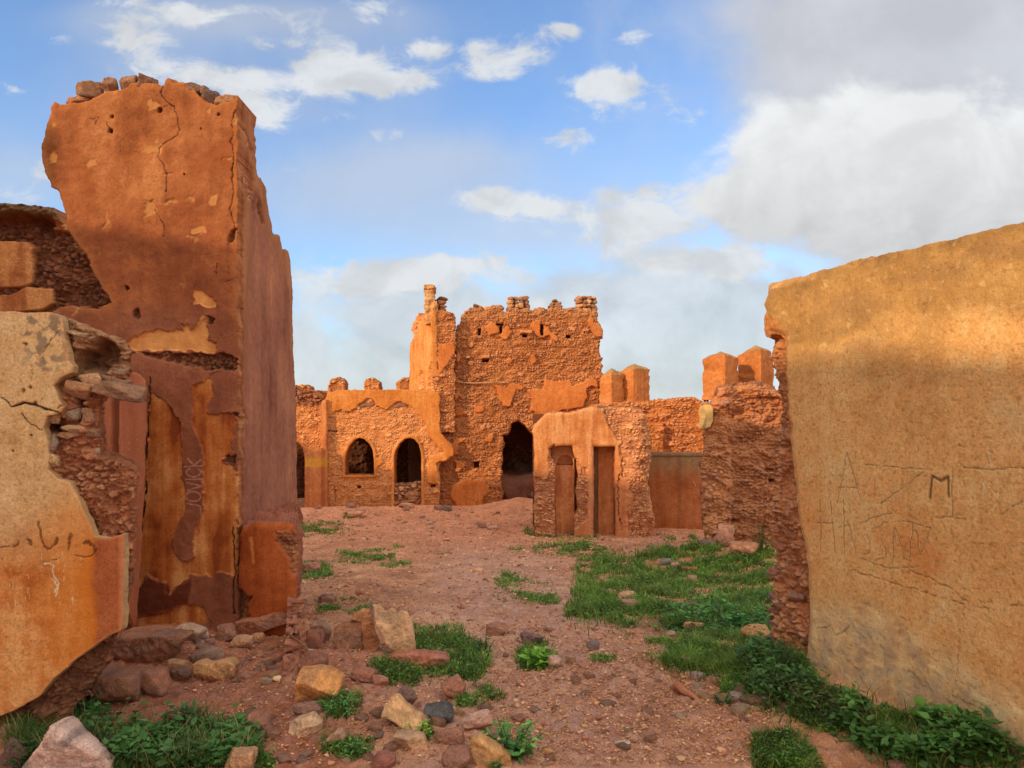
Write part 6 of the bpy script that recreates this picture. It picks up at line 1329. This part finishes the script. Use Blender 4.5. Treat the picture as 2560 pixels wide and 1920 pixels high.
for (px, py, w, h, c, lab) in ((1118, 1278, 24, 14, dgr, 'dark stone at the foot of the keep left of the plaster oval'), (1095, 1275, 22, 13, brn, 'brown stone beside the dark one at the foot of the keep'), (888, 1295, 44, 18, A(196, 140, 100, 1.3), 'pale rock in a tuft of grass in front of the arched window'), (900, 1283, 26, 14, A(180, 120, 84, 1.3), 'smaller rock behind the pale rock under the arched window'),
                               (877, 1270, 22, 14, A(150, 100, 74, 1.3), 'brown rock at the foot of the arcade under the window'), (1205, 1320, 24, 13, A(150, 100, 78, 1.3), 'brown rock lying in the open ground before the keep'), (1231, 1324, 27, 11, A(190, 140, 110, 1.3), 'pale flat rock right of the brown rock before the keep'),
                               (1172, 1322, 14, 9, A(200, 150, 120, 1.3), 'small whitish rock left of the brown rock before the keep'), (1014, 1270, 40, 14, A(180, 124, 84, 1.3), 'flat stone at the foot of the blocked arched doorway'), (795, 1272, 18, 11, A(150, 96, 70, 1.3), 'small stone at the foot of the pilaster'),
                               (1015, 1278, 18, 12, brn, 'brown stone below the flat stone by the blocked doorway'), (1333, 1288, 16, 9, pale, 'pale stone at the left corner of the door block'), (1652, 1318, 30, 14, pur, 'purple stone at the foot of the smooth low wall'), (1704, 1318, 24, 13, brn, 'brown stone right of the purple stone by the smooth low wall'),
                               (1750, 1306, 26, 14, gry, 'grey stone at the corner of the smooth low wall and the rubble wall')):
    R(lab, px, py, w, h, c, sub=3)
R('lumpy pinkish boulder on top of the earth mound, left of a pair', 1812, 1368, 52, 62, A(184, 124, 92, 1.3), planes=9, sharp=9, rough=.14)
R('rounded rubble boulder on the earth mound, right of a pair', 1850, 1352, 56, 52, A(172, 112, 82, 1.3), planes=10, sharp=9, rough=.14)
R('low orange boulder below the lumpy pair on the mound', 1862, 1398, 70, 44, A(180, 116, 78, 1.3), planes=9, sharp=9, rough=.14)
R('dark stone in the weeds left of the lumpy pair', 1772, 1372, 44, 24, A(110, 84, 72, 1.3))
R('brown stone on the slope of the mound facing the door block', 1562, 1342, 40, 22, A(150, 104, 82, 1.3), sub=3)
# a splintered root
rt = ground_at(1718, 1745)
V, Q = tube([rt + Vector(p) for p in ((-.07, .12, .02), (-.045, .06, .05), (-.02, 0, .045), (.03, -.05, .03), (.07, -.1, .0))], [.012, .022, .026, .018, .008], 7)
V += .006 * RNG.normal(size=V.shape)
o = add_obj('tree_root', mk_mesh('tree_root', V - np.array(rt[:], F32), Q, None, np.tile(A(160, 100, 68, 1.4), (len(V), 1))), M_WOOD); o.location = rt; tag(o, 'splintered brown root sticking out of the gravel beside the grass tongue', 'root')

# loose fist-size stones, each an object of its own
SM = []
for k in range(9):
    V, Fc = rock_shape(6000 + k, 3, 16, 8, .08); me = mk_mesh('loose_stone', V, None, Fc, rock_col(V, [tan, pale, A(164, 116, 84, 1.4), A(160, 126, 100, 1.4), A(176, 120, 88, 1.4), A(156, 114, 88, 1.4), A(176, 126, 100, 1.4), A(160, 110, 84, 1.4), A(196, 150, 122, 1.4)][k], k)); me.materials.append(M_ROCK); SM.append(me)
zones = [([[(750, 1350), (1300, 1340), (1420, 1420), (1420, 1540), (1250, 1560), (900, 1540), (760, 1480)]], 34, 'small loose stone scattered on the far part of the path before the keep', 'small stones on the far path', .022),
         ([[(1230, 1560), (1500, 1570), (1640, 1680), (1900, 1800), (2000, 1915), (1250, 1915), (1280, 1700)]], 42, 'small loose stone scattered on the near part of the path', 'small stones on the near path', .02),
         ([[(650, 1620), (740, 1700), (1000, 1740), (1250, 1780), (1200, 1915), (690, 1915), (560, 1780), (480, 1720)]], 44, 'small loose stone in the red earth among the boulders', 'small stones among the boulders', .026),
         ([[(420, 1570), (620, 1560), (700, 1600), (700, 1700), (560, 1690), (420, 1680)]], 26, 'small loose stone in the rubble heap at the foot of the pier', 'small stones in the rubble heap', .026),
         ([[(1480, 1350), (1760, 1330), (1760, 1350), (1560, 1390), (1440, 1400)]], 20, 'small loose stone on the earth mound before the smooth low wall', 'small stones on the mound', .035),
         ([[(830, 1270), (1330, 1275), (1300, 1330), (760, 1330)]], 26, 'small loose stone on the sunlit ground at the foot of the keep', 'small stones at the foot of the keep', .035),
         ([[(1690, 1690), (1860, 1720), (1990, 1800), (1900, 1810), (1740, 1750)]], 18, 'small loose stone in the gravel bank beside the weeds', 'small stones in the gravel bank', .03)]
for polys, n, lab, grp, sz in zones:
    P, q = in_poly_pts(polys, n)
    for p in P[:n]:
        o = bpy.data.objects.new('loose_stone', SM[int(RNG.integers(9))]); COL.objects.link(o)
        s = sz * RNG.uniform(.6, 1.8); o.scale = (s * RNG.uniform(.9, 1.5), s * RNG.uniform(.8, 1.2), s * RNG.uniform(.5, .85)); o.rotation_euler = (RNG.uniform(-.2, .2), RNG.uniform(-.2, .2), RNG.uniform(0, 6.28))
        o.location = (float(p[0]), float(p[1]), float(p[2]) + s * .25); tag(o, lab, 'stone', grp)

# gravel
zn = [([[(700, 1330), (1330, 1330), (1450, 1420), (1430, 1540), (1650, 1600), (1700, 1690), (1900, 1780), (2060, 1915), (600, 1915), (480, 1740), (420, 1600), (740, 1560)]], 20000), ([[(760, 1265), (1340, 1265), (1800, 1330), (1500, 1400), (760, 1340)]], 5000), ([[(1690, 1690), (1860, 1720), (1990, 1800), (1900, 1810), (1740, 1750)]], 1500), ([[(1250, 1560), (1560, 1580), (1900, 1800), (2000, 1915), (1200, 1915)]], 9000)]
P = np.concatenate([in_poly_pts(a, b)[0] for a, b in zn]); n = len(P)
D, Fc = ICO[1]
D1 = D[None] * (1 + .35 * RNG.normal(size=(n, len(D), 1)).clip(-1, 1))
s = .0032 * np.exp(RNG.normal(0, .55, n)) * np.clip(P[:, 1] / 5, .7, 2.2)
sc = np.stack([s * RNG.uniform(.9, 1.5, n), s * RNG.uniform(.8, 1.3, n), s * RNG.uniform(.5, .9, n)], -1)
V = D1 * sc[:, None, :] + (P + np.stack([0 * s, 0 * s, s * .3 + .006], -1))[:, None, :]
gc = np.stack([pale, tan, red, A(150, 104, 78, 1.45), A(190, 140, 108, 1.45), A(176, 120, 90, 1.5)])[RNG.integers(0, 6, n)] * RNG.uniform(.65, 1.05, (n, 1)) * np.array([1, .97, .88])
T = (np.arange(n)[:, None, None] * len(D) + Fc[None]).reshape(-1, 3)
gv = add_obj('gravel', mk_mesh('gravel', V.reshape(-1, 3), None, T, np.repeat(gc, len(D), 0), False), M_GRAVEL)
tag(gv, 'fine pinkish gravel strewn over the path and courtyard', 'gravel', None, 'stuff')

# ================================================================ sky, sun, camera
W = bpy.data.worlds.new('World'); SC.world = W; W.use_nodes = True
nt = W.node_tree; N = nt.nodes; Lk = nt.links; N.clear()
class E:
    def __init__(s, k): s.k = k
    def _b(s, o, op, rev=False):
        n = N.new('ShaderNodeMath'); n.operation = op
        for i, v in enumerate((o, s) if rev else (s, o)):
            if isinstance(v, E): Lk.new(v.k, n.inputs[i])
            else: n.inputs[i].default_value = v
        return E(n.outputs[0])
    def __add__(s, o): return s._b(o, 'ADD')
    __radd__ = __add__
    def __sub__(s, o): return s._b(o, 'SUBTRACT')
    def __rsub__(s, o): return s._b(o, 'SUBTRACT', True)
    def __mul__(s, o): return s._b(o, 'MULTIPLY')
    __rmul__ = __mul__
    def __truediv__(s, o): return s._b(o, 'DIVIDE')
    def max(s, o): return s._b(o, 'MAXIMUM')
    def min(s, o): return s._b(o, 'MINIMUM')
    def pow(s, o): return s._b(o, 'POWER')
    def exp(s):
        n = N.new('ShaderNodeMath'); n.operation = 'EXPONENT'; Lk.new(s.k, n.inputs[0]); return E(n.outputs[0])
    def step(s, a, b, lo=0., hi=1.):
        n = N.new('ShaderNodeMapRange'); n.interpolation_type = 'SMOOTHSTEP'; Lk.new(s.k, n.inputs['Value'])
        n.inputs['From Min'].default_value = a; n.inputs['From Max'].default_value = b; n.inputs['To Min'].default_value = lo; n.inputs['To Max'].default_value = hi; return E(n.outputs['Result'])
tcn = N.new('ShaderNodeTexCoord'); sx = N.new('ShaderNodeSeparateXYZ'); Lk.new(tcn.outputs['Generated'], sx.inputs[0])
dx, dy, dz = E(sx.outputs[0]), E(sx.outputs[1]), E(sx.outputs[2])
fwd = dy.step(.05, .25)
yy = dy.max(.12)
a, b = dx / yy, dz / yy
zc = dz.max(0) + .22
def noise(x, y, sc, det=6., rough=.55, z=0., dist=0.):
    c = N.new('ShaderNodeCombineXYZ'); Lk.new(x.k, c.inputs[0]); Lk.new(y.k, c.inputs[1]); c.inputs[2].default_value = z
    n = N.new('ShaderNodeTexNoise'); n.inputs['Scale'].default_value = sc; n.inputs['Detail'].default_value = det; n.inputs['Roughness'].default_value = rough; n.inputs['Distortion'].default_value = dist
    Lk.new(c.outputs[0], n.inputs['Vector']); return E(n.outputs['Fac'])
pxn, pyn = dx / zc, dy / zc
n_big = noise(pxn, pyn, 1.1, 5, .55, 3.1)
n_fin = noise(a, b * 1.6, 15, 7, .62, 5.2, .4)
def blob(px, py, w, h, amp, hard=1.0):
    A0 = (px - CX) / FOC; B0 = (HY - py) / FOC; sa = w / FOC; sb = h / FOC
    u = (a - A0) / sa; v = (b - B0) / sb
    return ((u * u + v * v) * -hard).exp() * amp
# cumulus puffs and wisps, each a patch of sky
CU = [(980, 690, 120, 36, .55), (905, 730, 80, 40, .45), (1700, 640, 170, 40, .55), (1860, 660, 100, 45, .45), (1170, 655, 160, 24, .35), (1330, 770, 70, 30, .4), (1690, 560, 90, 24, .5), (1760, 470, 60, 24, .4), (640, 110, 90, 22, .3), (120, 100, 60, 18, .28), (870, 165, 110, 60, .62), (930, 205, 150, 38, .6), (800, 140, 60, 40, .5), (300, 50, 110, 60, .34), (370, 100, 70, 26, .4), (500, 185, 110, 40, .44), (360, 160, 100, 44, .34), (690, 285, 90, 50, .42), (600, 200, 80, 34, .34), (750, 430, 110, 40, .22), (930, 20, 80, 40, .35), (80, 460, 160, 70, .36), (20, 215, 60, 30, .36), (560, 30, 330, 30, .22), (1440, 82, 70, 32, .5), (1400, 65, 40, 25, .4), (1590, 95, 50, 22, .42), (1300, 130, 80, 50, .48), (1150, 135, 95, 35, .50), (1060, 118, 60, 24, .42), (1240, 180, 60, 24, .4), (1500, 200, 90, 30, .42), (770, 80, 90, 30, .4), (430, 40, 110, 34, .38), (620, 250, 80, 40, .36), (1640, 540, 90, 22, .45), (1480, 545, 70, 18, .38),
      (1530, 245, 90, 45, .5), (1600, 200, 130, 60, .25), (1690, 285, 80, 38, .42), (1420, 340, 75, 55, .4), (1590, 492, 120, 34, .62), (1390, 518, 140, 28, .55), (1230, 495, 100, 42, .42), (1590, 575, 120, 32, .55), (840, 295, 50, 18, .34), (960, 340, 80, 22, .3), (1470, 580, 280, 60, .2), (820, 690, 180, 55, .25), (1180, 690, 320, 50, .28)]
cu = None
for q in CU: cu = blob(*q) if cu is None else cu + blob(*q)
n_iso = noise(a + dx * .3, b + dz * .2, 3.4, 6, .56, 7.7, .2)
n_isl = noise(a + .05 + dx * .3, b - .06 + dz * .2, 3.4, 6, .56, 7.7, .2)
n_bil = noise(a, b * 1.25, 7.5, 6, .55, 2.2, .5)
n_bll = noise(a + .022, b * 1.25 - .035, 7.5, 6, .55, 2.2, .5)
lit = ((n_iso - n_isl) * 3.0 + .5).step(.0, 1.0)
litc = ((n_bil - n_bll) * 3.2 + .55).step(.0, 1.0)
dens = cu * 1.12 + (n_bil - .5) * 2.6 * cu.min(.45) + (n_fin - .5) * 2.4 * cu.step(.02, .3)
cov_cu = dens.step(.15, .72) * .92
haze = ((b * -1.0 + .195) * 5.0) + (n_iso - .5) * 1.5 + (n_bil - .5) * 1.4 + blob(1000, 790, 330, 120, .35) + blob(1700, 740, 350, 190, .6)
cov_haze = haze.step(-.02, .62) * .90
grey = blob(2380, 60, 640, 330, 1.25, 1.0) + blob(2560, 560, 640, 260, 1.1) + (n_iso - .5) * .8 + (n_bil - .5) * .2
cov_grey = grey.step(.22, .80) * .97
puff = blob(2090, 430, 320, 175, 1.05, 1.2) + blob(2300, 350, 330, 150, .5) + blob(1830, 520, 130, 90, .4) + blob(2450, 560, 480, 250, .95) + (n_bil - .5) * 1.2 + (n_fin - .5) * .5 + (n_iso - .5) * .6
cov_puff = puff.step(.33, .70)
veil = (blob(900, 150, 480, 200, .36) + blob(300, 130, 320, 160, .36) + blob(1150, 400, 260, 90, .6) + blob(560, 40, 420, 60, .55) + blob(480, 260, 340, 90, .45) + blob(850, 460, 300, 90, .5) + blob(80, 430, 260, 110, .5) + blob(1650, 330, 260, 200, .35) + blob(1500, 580, 500, 90, .55) + blob(1050, 560, 900, 130, .35) + (n_iso - .5) * .8 * fwd).step(.05, .9) * .6
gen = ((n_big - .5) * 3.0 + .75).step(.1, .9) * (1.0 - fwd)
sky = N.new('ShaderNodeTexSky'); sky.sky_type = 'NISHITA'; sky.sun_disc = False
sky.sun_elevation = SUN_EL; sky.sun_rotation = math.atan2(-ux, -uy); sky.air_density = 1.0; sky.dust_density = .6; sky.ozone_density = 1.5
SKY_K = .10
def vec_rgb(r, g, b_):
    c = N.new('ShaderNodeCombineXYZ')
    for i, e in enumerate((r, g, b_)):
        if isinstance(e, E): Lk.new(e.k, c.inputs[i])
        else: c.inputs[i].default_value = e
    return c.outputs[0]
def cval(v, r=1.0, g=1.0, b_=1.0): return vec_rgb(v * (r / SKY_K), v * (g / SKY_K), v * (b_ / SKY_K))
tint = N.new('ShaderNodeVectorMath'); tint.operation = 'MULTIPLY'; Lk.new(sky.outputs[0], tint.inputs[0]); tint.inputs[1].default_value = (1.8, 2.08, 2.5)
cur = tint.outputs[0]
def layer(cov, colr):
    global cur
    m = N.new('ShaderNodeMix'); m.data_type = 'RGBA'; Lk.new(cov.k, m.inputs['Factor']); Lk.new(cur, m.inputs['A']); Lk.new(colr, m.inputs['B']); cur = m.outputs['Result']
layer(veil * fwd, cval(lit * .06 + .60, .96, 1.0, 1.06))
layer(cov_haze * fwd, cval(lit * .14 + litc * .12 + .53, .94, 1.0, 1.05))
layer(cov_cu * fwd, cval(litc * .16 + .66, .97, 1.0, 1.03))
layer(cov_grey * fwd, cval(lit * .10 + .575, .97, .99, 1.06))
hgt = b.step(.19, .37)
layer(cov_puff * fwd, cval(litc * .10 + lit * .08 + hgt * .16 + .56, .98, 1.0, 1.02))
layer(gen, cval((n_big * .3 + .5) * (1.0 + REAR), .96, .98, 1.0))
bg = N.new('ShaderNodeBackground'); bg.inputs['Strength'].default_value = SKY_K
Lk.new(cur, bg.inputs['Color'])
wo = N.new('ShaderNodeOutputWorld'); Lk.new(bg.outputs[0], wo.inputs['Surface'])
W.cycles.sampling_method = 'MANUAL'; W.cycles.sample_map_resolution = 512

sl = bpy.data.lights.new('sun', 'SUN'); sl.energy = 3.4; sl.angle = math.radians(.7); sl.color = (1, .8, .54)
so = bpy.data.objects.new('sun', sl); COL.objects.link(so); so.location = (-8, -6, 9)
so.rotation_euler = Vector((ux * math.cos(SUN_EL), uy * math.cos(SUN_EL), -math.sin(SUN_EL))).to_track_quat('-Z', 'Y').to_euler()

cd = bpy.data.cameras.new('camera'); cam = bpy.data.objects.new('camera', cd); COL.objects.link(cam)
cam.location = (0, 0, EYE); cam.rotation_euler = (math.pi / 2, 0, 0)
cd.sensor_width = 36; cd.lens = FOC / 2560 * 36; cd.shift_y = (HY - 960) / 2560; cd.clip_start = .05; cd.clip_end = 6000
SC.camera = cam
SC.view_settings.view_transform = 'Standard'; SC.view_settings.look = 'None'; SC.view_settings.exposure = 0
SC.cycles.max_bounces = 6; SC.cycles.use_denoising = True
